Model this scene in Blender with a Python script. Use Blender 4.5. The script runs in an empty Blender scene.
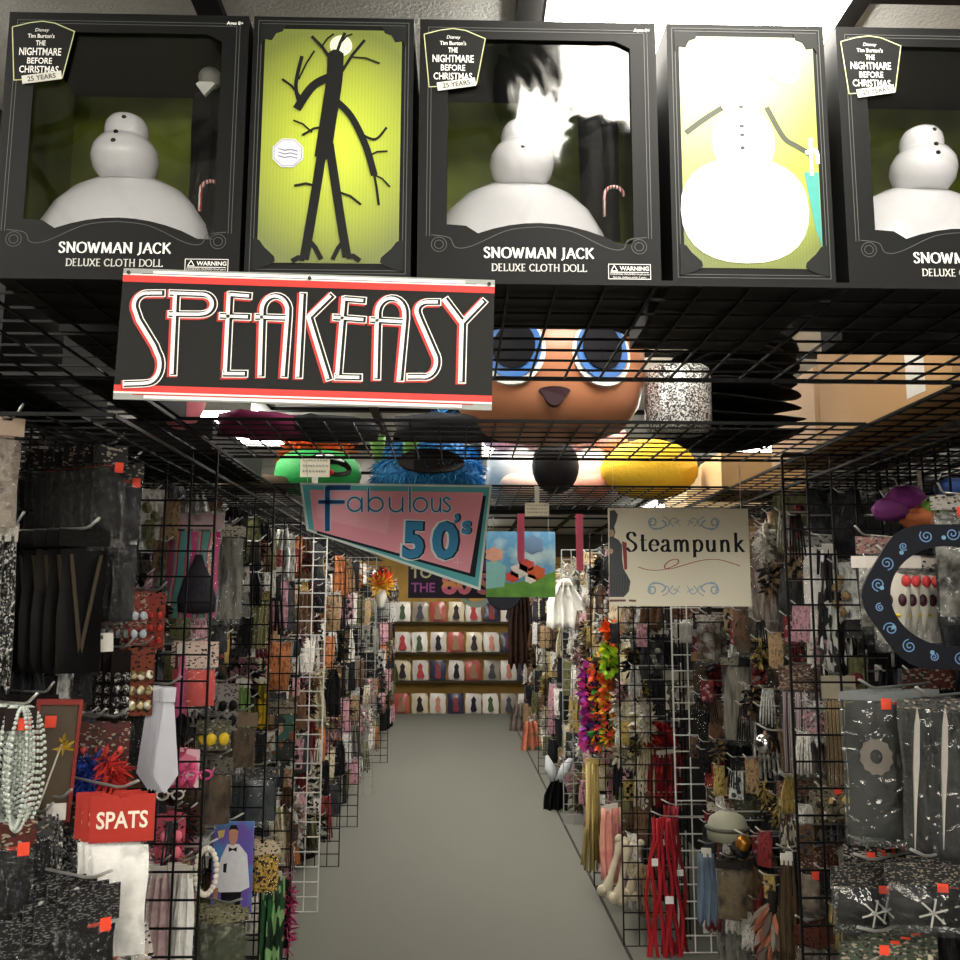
import bpy, math, random
from mathutils import Vector, Matrix
C = bpy.context.scene.collection
VS = bpy.context.scene.view_settings; VS.view_transform = 'Standard'; VS.look = 'None'; VS.exposure = .28; VS.gamma = 1; VS.use_curve_mapping = False
bpy.context.scene.cycles.transparent_max_bounces = 24; bpy.context.scene.cycles.use_denoising = True
PI = math.pi

# ------------------------------------------------------------------ camera
CAMF, CAMH = 930.0, 1.6
YAW, PITCH, ROLL = 0.0230, 0.1411, math.radians(0.2)
_F = Vector((math.sin(YAW)*math.cos(PITCH), math.cos(YAW)*math.cos(PITCH), math.sin(PITCH)))
_R0 = Vector((math.cos(YAW), -math.sin(YAW), 0)); _U0 = _R0.cross(_F)
_R = _R0*math.cos(ROLL)+_U0*math.sin(ROLL); _U = _U0*math.cos(ROLL)-_R0*math.sin(ROLL)
CAM = Vector((0, 0, CAMH))
cd = bpy.data.cameras.new('camera'); cam = bpy.data.objects.new('camera', cd); C.objects.link(cam)
cd.sensor_width = 36; cd.lens = 36*CAMF/960; cd.clip_start = 0.05
cam.matrix_world = Matrix(((_R.x, _U.x, -_F.x, 0), (_R.y, _U.y, -_F.y, 0), (_R.z, _U.z, -_F.z, CAMH), (0, 0, 0, 1)))
bpy.context.scene.camera = cam

def at(px, py, Y):
    "the point at depth Y where a thing seen there must stand"
    d = _F+_R*((px-480)/CAMF)-_U*((py-480)/CAMF)
    return CAM+d*(Y/d.y)

# ------------------------------------------------------------------ materials
def lin(c):
    if isinstance(c, str):
        c = tuple(int(c[i:i+2], 16)/255 for i in (0, 2, 4))
    return tuple(((x/12.92) if x <= .04045 else ((x+.055)/1.055)**2.4) for x in c)+(1,)
_mats = {}
def mat(col, rough=.55, metal=0., emit=0, bump=0, bscale=60, coat=0, vary=.12, spec=.32):
    key = ('m', col, rough, metal, emit, bump, bscale, coat, vary, spec)
    if key in _mats: return _mats[key]
    m = bpy.data.materials.new('mat_%d' % len(_mats)); m.use_nodes = True
    nt = m.node_tree; b = nt.nodes['Principled BSDF']
    L = lin(col)
    if max(L[:3]) < .03 and coat == 0 and metal == 0: spec = min(spec, .16); rough = max(rough, .5)
    b.inputs['Roughness'].default_value = rough; b.inputs['Metallic'].default_value = metal
    b.inputs['Specular IOR Level'].default_value = spec
    b.inputs['Coat Weight'].default_value = coat; b.inputs['Coat Roughness'].default_value = .12
    tc = nt.nodes.new('ShaderNodeTexCoord')
    n = nt.nodes.new('ShaderNodeTexNoise'); n.inputs['Scale'].default_value = bscale; n.inputs['Detail'].default_value = 3
    nt.links.new(tc.outputs['Object'], n.inputs['Vector'])
    mx = nt.nodes.new('ShaderNodeMix'); mx.data_type = 'RGBA'
    mx.inputs['A'].default_value = tuple(x*(1-vary) for x in L[:3])+(1,); mx.inputs['B'].default_value = tuple(min(1, x*(1+vary)) for x in L[:3])+(1,)
    nt.links.new(n.outputs['Fac'], mx.inputs['Factor']); nt.links.new(mx.outputs['Result'], b.inputs['Base Color'])
    if bump:
        bp = nt.nodes.new('ShaderNodeBump'); bp.inputs['Strength'].default_value = bump; bp.inputs['Distance'].default_value = .01
        nt.links.new(n.outputs['Fac'], bp.inputs['Height']); nt.links.new(bp.outputs['Normal'], b.inputs['Normal'])
    if emit:
        b.inputs['Emission Color'].default_value = L; b.inputs['Emission Strength'].default_value = emit
    _mats[key] = m; return m
def pat(cols, scale=20, kind='noise', rough=.5, stretch=(1, 1, 1), bump=.3, metal=0):
    "several colours in one printed or woven pattern"
    key = ('p', tuple(cols), scale, kind, rough, stretch, bump, metal)
    if key in _mats: return _mats[key]
    m = bpy.data.materials.new('mat_%d' % len(_mats)); m.use_nodes = True
    nt = m.node_tree; b = nt.nodes['Principled BSDF']; b.inputs['Roughness'].default_value = rough; b.inputs['Metallic'].default_value = metal; b.inputs['Specular IOR Level'].default_value = .3 if max(sum(lin(c)[:3]) for c in cols) > .25 else .15
    tc = nt.nodes.new('ShaderNodeTexCoord'); mp = nt.nodes.new('ShaderNodeMapping'); mp.inputs['Scale'].default_value = stretch
    oi = nt.nodes.new('ShaderNodeObjectInfo'); ml = nt.nodes.new('ShaderNodeMath'); ml.operation = 'MULTIPLY'; ml.inputs[1].default_value = 7
    nt.links.new(oi.outputs['Random'], ml.inputs[0]); nt.links.new(ml.outputs[0], mp.inputs['Location'])
    nt.links.new(tc.outputs['Object'], mp.inputs['Vector'])
    if kind == 'vor':
        n = nt.nodes.new('ShaderNodeTexVoronoi'); out = n.outputs['Color']
        sp = nt.nodes.new('ShaderNodeSeparateColor'); nt.links.new(out, sp.inputs[0]); fac = sp.outputs[0]
    elif kind == 'wave':
        n = nt.nodes.new('ShaderNodeTexWave'); n.inputs['Distortion'].default_value = 3; fac = n.outputs['Fac']
    else:
        n = nt.nodes.new('ShaderNodeTexNoise'); n.inputs['Detail'].default_value = 3; n.inputs['Roughness'].default_value = .6
        mr = nt.nodes.new('ShaderNodeMapRange'); mr.inputs[1].default_value = .3; mr.inputs[2].default_value = .7
        nt.links.new(n.outputs['Fac'], mr.inputs[0]); fac = mr.outputs[0]
    n.inputs['Scale'].default_value = scale; nt.links.new(mp.outputs['Vector'], n.inputs['Vector'])
    cr = nt.nodes.new('ShaderNodeValToRGB'); cr.color_ramp.interpolation = 'CONSTANT' if kind != 'noise' else 'LINEAR'
    e = cr.color_ramp.elements
    while len(e) < len(cols): e.new(.5)
    for i, c in enumerate(cols):
        e[i].position = i/len(cols) if kind != 'noise' else i/max(1, len(cols)-1); e[i].color = lin(c)
    nt.links.new(fac, cr.inputs[0]); nt.links.new(cr.outputs[0], b.inputs['Base Color'])
    if bump:
        bp = nt.nodes.new('ShaderNodeBump'); bp.inputs['Strength'].default_value = bump; bp.inputs['Distance'].default_value = .008
        nt.links.new(fac, bp.inputs['Height']); nt.links.new(bp.outputs['Normal'], b.inputs['Normal'])
    _mats[key] = m; return m
def plastic(amount=.16, rough=.12, crinkle=.5, scale=25, tint='ffffff', haze=0.0):
    key = ('pl', amount, rough, crinkle, scale, tint, haze)
    if key in _mats: return _mats[key]
    m = bpy.data.materials.new('clear_plastic_%d' % len(_mats)); m.use_nodes = True
    nt = m.node_tree; nt.nodes.clear(); o = nt.nodes.new('ShaderNodeOutputMaterial')
    t = nt.nodes.new('ShaderNodeBsdfTransparent'); t.inputs[0].default_value = lin(tint)
    g = nt.nodes.new('ShaderNodeBsdfGlossy'); g.inputs['Roughness'].default_value = rough
    mx = nt.nodes.new('ShaderNodeMixShader')
    fr = nt.nodes.new('ShaderNodeLayerWeight'); fr.inputs['Blend'].default_value = .25
    ad = nt.nodes.new('ShaderNodeMath'); ad.operation = 'ADD'; ad.use_clamp = True; ad.inputs[1].default_value = amount
    nt.links.new(fr.outputs['Fresnel'], ad.inputs[0]); nt.links.new(ad.outputs[0], mx.inputs[0])
    tc = nt.nodes.new('ShaderNodeTexCoord'); n = nt.nodes.new('ShaderNodeTexNoise'); n.inputs['Scale'].default_value = scale
    n.inputs['Detail'].default_value = 2; n.inputs['Distortion'].default_value = 1.2
    bp = nt.nodes.new('ShaderNodeBump'); bp.inputs['Strength'].default_value = crinkle; bp.inputs['Distance'].default_value = .02
    nt.links.new(tc.outputs['Object'], n.inputs['Vector']); nt.links.new(n.outputs['Fac'], bp.inputs['Height'])
    nt.links.new(bp.outputs['Normal'], g.inputs['Normal'])
    nt.links.new(t.outputs[0], mx.inputs[1]); nt.links.new(g.outputs[0], mx.inputs[2])
    last = mx.outputs[0]
    if haze:
        d = nt.nodes.new('ShaderNodeBsdfDiffuse'); d.inputs[0].default_value = lin('d8dad8')
        m2 = nt.nodes.new('ShaderNodeMixShader'); m2.inputs[0].default_value = haze
        nt.links.new(last, m2.inputs[1]); nt.links.new(d.outputs[0], m2.inputs[2]); last = m2.outputs[0]
    nt.links.new(last, o.inputs[0])
    _mats[key] = m; return m

# ------------------------------------------------------------------ mesh builder
class MB:
    def __init__(s, T=None): s.v = []; s.f = []; s.m = []; s.T = T; s.mi = 0
    def add(s, vs, fs):
        n = len(s.v)
        for p in vs:
            p = Vector(p)
            s.v.append(tuple(s.T @ p) if s.T else tuple(p))
        for f in fs: s.f.append(tuple(i+n for i in f)); s.m.append(s.mi)
        return s
    def box(s, x0, x1, y0, y1, z0, z1):
        return s.add([(x0,y0,z0),(x1,y0,z0),(x1,y1,z0),(x0,y1,z0),(x0,y0,z1),(x1,y0,z1),(x1,y1,z1),(x0,y1,z1)],
                     [(0,3,2,1),(4,5,6,7),(0,1,5,4),(1,2,6,5),(2,3,7,6),(3,0,4,7)])
    def prism(s, pts, y0, y1):
        "closed outline in x,z pushed from y0 (front) to y1"
        n = len(pts)
        a = sum(pts[i][0]*pts[(i+1) % n][1]-pts[(i+1) % n][0]*pts[i][1] for i in range(n))
        if a < 0: pts = pts[::-1]
        vs = [(x, y0, z) for x, z in pts]+[(x, y1, z) for x, z in pts]
        fs = [tuple(range(n)), tuple(range(2*n-1, n-1, -1))]+[(i, i+n, (i+1) % n+n, (i+1) % n) for i in range(n)]
        return s.add(vs, fs)
    def tube(s, pts, r, n=6, closed=False, caps=True):
        pts = [Vector(p) for p in pts]; k = len(pts)
        rr = r if isinstance(r, (list, tuple)) else [r]*k
        vs = []; fs = []; up = None
        for i, p in enumerate(pts):
            a = pts[(i-1) % k] if (closed or i) else p; b = pts[(i+1) % k] if (closed or i < k-1) else p
            t = (b-a)
            t = t.normalized() if t.length > 1e-9 else Vector((0, 0, 1))
            if up is None: up = Vector((0, 0, 1)) if abs(t.z) < .9 else Vector((1, 0, 0))
            x = t.cross(up)
            if x.length < 1e-6: x = t.cross(Vector((0, 1, 0)))
            x.normalize(); y = x.cross(t).normalized(); up = y
            for j in range(n):
                q = 2*PI*j/n; vs.append(p+x*(math.cos(q)*rr[i])+y*(math.sin(q)*rr[i]))
        for i in range(k if closed else k-1):
            for j in range(n):
                a = i*n+j; b = i*n+(j+1) % n; c = ((i+1) % k)*n+(j+1) % n; d = ((i+1) % k)*n+j
                fs.append((a, b, c, d))
        if caps and not closed: fs += [tuple(range(n-1, -1, -1)), tuple(range((k-1)*n, k*n))]
        return s.add(vs, fs)
    def ball(s, c, r, sc=(1, 1, 1), nu=12, nv=8, bump=0, seed=0):
        rg = random.Random(seed); vs = [(c[0], c[1], c[2]+r*sc[2])]; fs = []
        for i in range(1, nv):
            a = PI*i/nv
            for j in range(nu):
                q = 2*PI*j/nu; k = 1+bump*(rg.random()-.5)
                vs.append((c[0]+r*sc[0]*k*math.sin(a)*math.cos(q), c[1]+r*sc[1]*k*math.sin(a)*math.sin(q), c[2]+r*sc[2]*k*math.cos(a)))
        vs.append((c[0], c[1], c[2]-r*sc[2])); last = len(vs)-1
        for j in range(nu):
            fs.append((0, 1+j, 1+(j+1) % nu)); fs.append((last, last-nu+(j+1) % nu, last-nu+j))
        for i in range(nv-2):
            for j in range(nu):
                a = 1+i*nu+j; b = 1+i*nu+(j+1) % nu; fs.append((a, a+nu, b+nu, b))
        return s.add(vs, fs)
    def lathe(s, prof, n=24, c=(0, 0, 0)):
        vs = []; fs = []; k = len(prof)
        for r, z in prof:
            for j in range(n):
                q = 2*PI*j/n; vs.append((c[0]+r*math.cos(q), c[1]+r*math.sin(q), c[2]+z))
        for i in range(k-1):
            for j in range(n):
                a = i*n+j; b = i*n+(j+1) % n; fs.append((a, b, b+n, a+n))
        fs += [tuple(range(n-1, -1, -1)), tuple(range((k-1)*n, k*n))]
        return s.add(vs, fs)
    def pillow(s, w, h, t, x0=0, z1=0, nx=6, nz=8, seed=0, noise=.25, yc=0):
        "soft stuffed bag, top edge at z1"
        rg = random.Random(seed); vs = []; fs = []
        bl = lambda u, v: (max(0, math.sin(PI*u)*math.sin(PI*v)))**.55
        g = [[1-noise*rg.random() for _ in range(nz+1)] for _ in range(nx+1)]
        for sg in (-1, 1):
            for i in range(nx+1):
                for j in range(nz+1):
                    u = i/nx; v = j/nz; e = .02*w*math.sin(9*v+seed)
                    vs.append((x0+(u-.5)*w+e, yc+sg*t/2*bl(u, v)*g[i][j], z1-h*v))
        N = (nx+1)*(nz+1)
        for i in range(nx):
            for j in range(nz):
                a = i*(nz+1)+j; fs.append((a, a+1, a+nz+2, a+nz+1)); fs.append((a+N, a+nz+1+N, a+nz+2+N, a+1+N))
        return s.add(vs, fs)
    def drape(s, w, h, folds=3, amp=.015, t=.004, z1=0, nx=24, nz=8, top=.6, seed=0, flare=0, x0=0):
        "hanging cloth with vertical folds"
        rg = random.Random(seed); ph = [rg.random()*6 for _ in range(4)]; vs = []; fs = []
        for sg in (-1, 1):
            for j in range(nz+1):
                v = j/nz; ww = w*(top+(1-top)*min(1, v*2.2)+flare*v)
                for i in range(nx+1):
                    u = i/nx
                    y = amp*math.sin(2*PI*folds*u+ph[0]+.6*math.sin(3*v+ph[1]))+amp*.4*math.sin(2*PI*folds*2.3*u+ph[2])
                    vs.append((x0+(u-.5)*ww+.03*w*math.sin(5*v+ph[3]), y+sg*t/2, z1-h*v*(1+.04*math.sin(2*PI*folds*u+ph[1]))))
        N = (nx+1)*(nz+1)
        for j in range(nz):
            for i in range(nx):
                a = j*(nx+1)+i; fs.append((a, a+nx+1, a+nx+2, a+1)); fs.append((a+N, a+1+N, a+nx+2+N, a+nx+1+N))
        for j in range(nz):
            a = j*(nx+1); b = a+nx; fs.append((a, a+N, a+nx+1+N, a+nx+1)); fs.append((b, b+nx+1, b+nx+1+N, b+N))
        a = nz*(nx+1)
        for i in range(nx):
            fs.append((a+i, a+i+N, a+i+1+N, a+i+1)); fs.append((i, i+1, i+1+N, i+N))
        return s.add(vs, fs)
    def fur(s, pts, rad, n, ln, seed=0, nm=1, wid=.1, down=0):
        "soft spikes all round a line"
        rg = random.Random(seed)
        pts = [Vector(p) for p in pts]; k = len(pts)-1
        for _ in range(n):
            q = rg.random()*k; i = min(k-1, int(q)) if k else 0
            p = pts[i].lerp(pts[i+1], q-i) if k else pts[0]
            d = Vector((rg.gauss(0, 1), rg.gauss(0, 1), rg.gauss(0, 1)))
            d = d.normalized(); a = p+d*rad; L = ln*(.6+.8*rg.random())
            dd = (d+Vector((0, 0, -down))).normalized()
            sd = dd.cross(Vector((rg.random(), rg.random(), rg.random()))).normalized()*L*wid
            s.mi = rg.randrange(nm)
            s.add([a-sd-d*rad*.3, a+sd-d*rad*.3, a+dd*L*.6+sd*1.1, a+dd*L, a+dd*L*.6-sd*1.1], [(0, 1, 2, 3, 4)])
        s.mi = 0; return s
    def build(s, name, mats, parent=None, smooth=False, loc=None, rot=None):
        me = bpy.data.meshes.new(name); me.from_pydata(s.v, [], s.f)
        if not isinstance(mats, (list, tuple)): mats = [mats]
        for m in mats: me.materials.append(m)
        if len(mats) > 1: me.polygons.foreach_set('material_index', s.m)
        if smooth: me.polygons.foreach_set('use_smooth', [True]*len(me.polygons))
        me.update(); o = bpy.data.objects.new(name, me); C.objects.link(o)
        if parent: o.parent = parent
        if loc is not None: o.location = loc
        if rot is not None: o.rotation_euler = rot
        return o

def thing(name, label, cat, loc=(0, 0, 0), rot=(0, 0, 0), group=None):
    o = bpy.data.objects.new(name, None); C.objects.link(o); o.empty_display_size = .05
    o.location = loc; o.rotation_euler = rot; return tag(o, label, cat, group)
def tag(o, label, cat, group=None):
    o['label'] = label; o['category'] = cat
    if group: o['group'] = group
    return o
def struct(o): o['kind'] = 'structure'; return o
def dup(root, loc, rot, label=None, group=None):
    r = root.copy(); C.objects.link(r); r.location = loc; r.rotation_euler = rot
    if label: r['label'] = label
    if group: r['group'] = group
    for ch in list(root.children):
        c = ch.copy(); C.objects.link(c); c.parent = r
        for g in list(ch.children):
            d = g.copy(); C.objects.link(d); d.parent = c
    return r

# ------------------------------------------------------------------ lettering
def smooth_line(p, k=6):
    if len(p) < 3: return p
    q = [p[0]]+list(p)+[p[-1]]; out = []
    for i in range(1, len(q)-2):
        a, b, c, d = q[i-1], q[i], q[i+1], q[i+2]
        for j in range(k):
            t = j/k
            out.append(tuple(.5*((2*b[n])+(-a[n]+c[n])*t+(2*a[n]-5*b[n]+4*c[n]-d[n])*t*t+(-a[n]+3*b[n]-3*c[n]+d[n])*t**3) for n in (0, 1)))
    out.append(tuple(p[-1])); return out
def pen(mb, pts, w, y, thin=None, dots=True, th=.0004):
    "flat stroke in x,z; thin: width of horizontal runs"
    for i in range(len(pts)-1):
        y -= 4e-6; a = Vector(pts[i]); b = Vector(pts[i+1]); d = b-a
        if d.length < 1e-7: continue
        d.normalize(); n = Vector((-d.y, d.x)); ww = w if thin is None else thin+(w-thin)*abs(d.y)
        a2 = a-d*ww*.08; b2 = b+d*ww*.08
        q = [a2+n*ww/2, b2+n*ww/2, b2-n*ww/2, a2-n*ww/2]
        mb.add([(v.x, y, v.y) for v in q], [(3, 2, 1, 0)])
        if dots and 0 < i:
            mb.add([(a.x+ww/2*math.cos(t*PI/5), y-2e-6, a.y+ww/2*math.sin(t*PI/5)) for t in range(10)][::-1], [tuple(range(10))])
G = {  # letter skeletons: advance, smooth strokes, straight strokes, serifs
 'S': (.62, [[(.5,.82),(.42,.97),(.25,1),(.1,.88),(.12,.68),(.3,.53),(.48,.38),(.52,.18),(.38,.02),(.2,0),(.06,.15)]], [], [(.06,.1,0),(.52,.85,0)]),
 'N': (.95, [], [[(.15,0),(.15,1)],[(.12,1),(.75,.02)],[(.75,0),(.75,1)]], [(.15,0,.1),(.1,1,.1),(.75,1,.1)]),
 'O': (.95, [[(.45,1),(.14,.85),(.05,.5),(.14,.15),(.45,0),(.76,.15),(.85,.5),(.76,.85),(.45,1)]], [], []),
 'W': (1.15, [], [[(.05,1),(.32,0)],[(.32,0),(.55,.9)],[(.55,.9),(.78,0)],[(.78,0),(1.05,1)]], [(.05,1,.1),(1.05,1,.1)]),
 'M': (1.1, [], [[(.15,0),(.2,1)],[(.2,1),(.55,.05)],[(.55,.05),(.88,1)],[(.88,1),(.93,0)]], [(.15,0,.1),(.93,0,.1)]),
 'A': (.85, [], [[(.05,0),(.42,1)],[(.42,1),(.78,0)],[(.18,.35),(.65,.35)]], [(.05,0,.1),(.78,0,.1)]),
 'J': (.42, [[(.22,1),(.22,.4),(.18,0),(.0,-.18)]], [], [(.22,1,.12)]),
 'C': (.8, [[(.72,.8),(.5,1),(.2,.88),(.06,.5),(.2,.12),(.5,0),(.73,.18)]], [], []),
 'K': (.85, [], [[(.15,0),(.15,1)],[(.7,1),(.18,.48)],[(.3,.6),(.78,0)]], [(.15,0,.1),(.15,1,.1),(.68,1,.1)]),
 'D': (.85, [[(.15,1),(.5,.97),(.75,.75),(.78,.4),(.6,.08),(.15,0)]], [[(.15,0),(.15,1)]], [(.12,0,.1),(.12,1,.1)]),
 'E': (.68, [], [[(.15,0),(.15,1)],[(.15,1),(.58,1)],[(.15,.52),(.5,.52)],[(.15,0),(.6,0)]], [(.12,0,.1),(.12,1,.1)]),
 'L': (.66, [], [[(.15,0),(.15,1)],[(.15,0),(.6,0)],[(.6,0),(.6,.15)]], [(.12,0,.1),(.15,1,.1)]),
 'U': (.85, [[(.15,1),(.15,.35),(.22,.08),(.45,0),(.66,.08),(.72,.35),(.72,1)]], [], [(.15,1,.1),(.72,1,.1)]),
 'X': (.8, [], [[(.08,1),(.7,0)],[(.68,1),(.06,0)]], [(.08,1,.1),(.7,0,.1),(.68,1,.1),(.06,0,.1)]),
 'T': (.75, [], [[(.36,0),(.36,1)],[(.02,1),(.7,1)]], [(.36,0,.1)]),
 'H': (.9, [], [[(.15,0),(.15,1)],[(.72,0),(.72,1)],[(.15,.52),(.72,.52)]], [(.15,0,.1),(.15,1,.1),(.72,0,.1),(.72,1,.1)]),
 't': (.42, [[(.17,.88),(.17,.12),(.25,.01),(.4,.06)]], [[(.02,.6),(.38,.6)]], []),
 'e': (.54, [[(.06,.34),(.46,.34),(.42,.54),(.26,.61),(.1,.5),(.04,.3),(.1,.08),(.28,0),(.46,.1)]], [], []),
 'a': (.54, [[(.08,.48),(.2,.61),(.36,.54),(.38,.3),(.38,.1),(.44,.0),(.52,.04)],[(.38,.36),(.12,.26),(.04,.12),(.14,0),(.3,.03),(.38,.14)]], [], []),
 'm': (.9, [[(.14,.42),(.28,.6),(.42,.52),(.45,.3),(.45,0)],[(.45,.42),(.6,.6),(.75,.52),(.78,.3),(.78,0)]], [[(.14,.6),(.14,0)]], [(.1,.6,.06),(.14,0,.1),(.45,0,.1),(.8,0,.1)]),
 'p': (.62, [[(.14,.46),(.3,.61),(.48,.52),(.54,.3),(.46,.06),(.3,0),(.14,.12)]], [[(.14,.6),(.14,-.3)]], [(.1,.6,.06),(.14,-.3,.1)]),
 'u': (.64, [[(.12,.6),(.12,.2),(.2,.02),(.36,.02),(.46,.14)]], [[(.48,.6),(.48,0)]], [(.09,.6,.06),(.46,.6,.06),(.53,0,.06)]),
 'n': (.66, [[(.14,.42),(.28,.6),(.44,.54),(.48,.3),(.48,0)]], [[(.14,.6),(.14,0)]], [(.1,.6,.06),(.14,0,.1),(.5,0,.1)]),
 'k': (.62, [], [[(.14,1),(.14,0)],[(.46,.6),(.15,.26)],[(.24,.36),(.52,0)]], [(.1,1,.06),(.14,0,.1),(.48,.6,.08),(.54,0,.08)]),
}
def serif_text(mb, s, x, z, h, y, w=.17, thin=.05, track=1.0, shear=0):
    "roman capitals and small letters, centred on x"
    def adv(c): return .4 if c == ' ' else G[c][0]+.06
    W = sum(adv(c) for c in s)*h*track; cx = x-W/2
    for c in s:
        if c != ' ':
            _, cur, st, se = G[c]; P = lambda p: (cx+(p[0]+shear*p[1])*h, z+p[1]*h)
            for k in cur: pen(mb, [P(p) for p in smooth_line(k, 5)], w*h, y, thin*h)
            for k in st: y -= 2e-5; pen(mb, [P(p) for p in k], w*h, y, thin*h, dots=False)
            for a, b, l in se:
                if l: y -= 1e-5; pen(mb, [P((a-l, b)), P((a+l, b))], w*h, y, thin*h, dots=False)
        cx += adv(c)*h*track
    return mb
def type_mesh(mb, s, x, z, size, y, fat=0, align='CENTER', sx=1, shear=0, rot=0):
    "plain built-in type laid on the x,z plane facing -y"
    cu = bpy.data.curves.new('t', 'FONT'); cu.body = s; cu.size = size; cu.align_x = align; cu.offset = fat*size; cu.resolution_u = 3; cu.shear = shear
    o = bpy.data.objects.new('t', cu); C.objects.link(o); dg = bpy.context.evaluated_depsgraph_get()
    me = bpy.data.meshes.new_from_object(o.evaluated_get(dg)); c, sn = math.cos(rot), math.sin(rot)
    mb.add([(x+(v.co.x*sx)*c-v.co.y*sn, y, z+(v.co.x*sx)*sn+v.co.y*c) for v in me.vertices], [tuple(p.vertices) for p in me.polygons])
    bpy.data.objects.remove(o); bpy.data.curves.remove(cu); bpy.data.meshes.remove(me); return mb

# ------------------------------------------------------------------ room
BLK = mat('0c0c0c', .42, spec=.35); CHR = mat('b8b8b4', .3, .6); WHW = mat('dcdcd8', .35); GRYW = mat('8f908e', .35)
XL, XR, Y0, Y1, ZC = -3.6, 3.8, -8.0, 15.6, 2.9
m = MB(); m.box(XL, XR, Y0, Y1, -.1, 0)
struct(m.build('floor', mat('6a6a62', .85, bump=.25, bscale=260, vary=.16, spec=.2)))
m = MB(); m.box(XL, XR, Y0, Y1, ZC, ZC+.08)
struct(m.build('ceiling', mat('d2d2ce', .9, bump=.5, bscale=120, vary=.14)))
m = MB(); m.box(XL-.1, XL, Y0, Y1, 0, ZC); struct(m.build('wall_left', mat('8a8884', .8)))
m = MB(); m.box(XR, XR+.1, Y0, Y1, 0, ZC); struct(m.build('wall_right', mat('8a8884', .8)))
m = MB(); m.box(XL, XR, Y1, Y1+.1, 0, ZC); struct(m.build('wall_back', mat('4a4438', .8)))
m = MB(); m.box(XL, XR, Y0-.1, Y0, 0, ZC); struct(m.build('wall_front', mat('8f8c88', .8)))
# black ceiling bars: pitch .69 across, 1.38 along
bar = MB(); XB = [.145+.69*k for k in range(-5, 6)]
for x in XB: bar.box(x-.028, x+.028, Y0, Y1, ZC-.022, ZC)
for k in range(17):
    y = -7.9+1.38*k; bar.box(XL, XR, y-.028, y+.028, ZC-.0221, ZC-.0001)
struct(bar.build('trim_1', mat('0c0c0c', .5)))
m = MB(); m.box(.812, .826, -.5, 15.3, 0, .004); struct(m.build('trim_2', mat('2e2c29', .8)))
# added near-black sheets standing in for the shade behind the racks
for nm, a, b, y0, y1 in (('shade_sheet_left', -1.40, -1.37, .2, 15.0), ('shade_sheet_right', 1.64, 1.67, .2, 15.0)):
    m = MB(); m.box(a, b, y0, y1, 0, 2.06); struct(m.build(nm, mat('0e0e0e', .8, spec=.1)))
# ceiling lamps
LM = mat('fff9ee', .5, emit=18, vary=0)
lamp = thing('ceiling_light', 'fluorescent ceiling light panel', 'ceiling light', (0, 0, ZC))
m = MB(); m.box(-.29, .29, -.60, .60, -.085, -.02); m.build('diffuser', LM, lamp)
m = MB(); m.box(-.31, .31, -.62, .62, -.02, 0)
for a in (-.62, .6): m.box(-.31, .31, a, a+.02, -.09, -.0201)
m.build('frame', mat('c8c8c4', .4), lamp)
LS = [(.49, 1.32, 'bright ceiling light panel directly above the boxed dolls'),
      (-1.58, 3.75, 'ceiling light panel glimpsed through wire at the upper left edge')]
LX, LXR = .49-.69*3, .49+.69*3
for i, (x, y, l) in enumerate(LS):
    if i == 0: lamp.location = (x, y, ZC); lamp.scale = (1, 1.25, 1); lamp['label'] = l
    else: dup(lamp, (x, y, ZC), (0, 0, 0), l).scale = (1, 1, 1)
for x in (LX, .49-.69, .49, LXR):
    for y in (-2.7, -4.1, -5.5, -6.9): dup(lamp, (x, y, ZC), (0, 0, 0), 'added unseen light panel over the open floor facing the boxed dolls', 'added unseen light panels over the open floor').scale = (1, 1, 1)  # unseen panels added behind the camera to throw frontal light on the signs
for x, y in ((.49, -1.2), (LX, -1.2), (LX, 1.3), (LX, 6.2), (LX, 9), (LXR, -1.2), (LXR, 1.3), (LXR, 4), (LXR, 7), (LXR, 11), (.49, 4.4), (.49, 6.6), (-.2, 8.8), (-.2, 11), (-.2, 13.4)):  # the row behind the camera is unseen, added as fill light
    dup(lamp, (x, y, ZC), (0, 0, 0), 'ceiling light panel, far ones glimpsed above the racks, ones behind the camera added fill', 'ceiling light panels above the racks').scale = (1, 1, 1)

# ------------------------------------------------------------------ wire grids
def grid_mesh(w, h, r=.0028, step=.0762, rim=.0035):
    "wire panel in x,z from the origin"
    m = MB(); nx = round(w/step); nz = round(h/step)
    for i in range(nx+1):
        q = rim if i in (0, nx) else r; m.box(i*w/nx-q, i*w/nx+q, -q, q, 0, h)
    for j in range(nz+1):
        q = rim if j in (0, nz) else r; m.box(0, w, -q-r, q-r, j*h/nz-q, j*h/nz+q)
    return m
def divider(x, y, w, side, mt, label, z0=.0, h=2.09):
    o = grid_mesh(w, h-z0).build('wire_grid_panel', mt, loc=(x if side > 0 else x-w, y, z0))
    tag(o, label, 'wire grid', 'wire grid dividers'); return o
for y, mt, l in ((2.85, BLK, 'nearest black wire divider on the left, in front of the pink swirl bags'),
                 (3.75, BLK, 'second black wire divider on the left, beside the white shirt-front packet'),
                 (4.4, BLK, 'third black wire divider on the left, just before the white one'),
                 (5.3, WHW, 'nearest white wire divider on the left side of the aisle'),
                 (6.2, BLK, 'black wire divider just behind the nearest left white one'),
                 (7.3, BLK, 'black wire divider between the two left white ones'),
                 (8.54, GRYW, 'second white wire divider on the left, under the feather headdress'),
                 (10.3, BLK, 'far black wire divider on the left near the end of the aisle')):
    divider(-.745, y, .3048, -1, mt, l)
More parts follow.
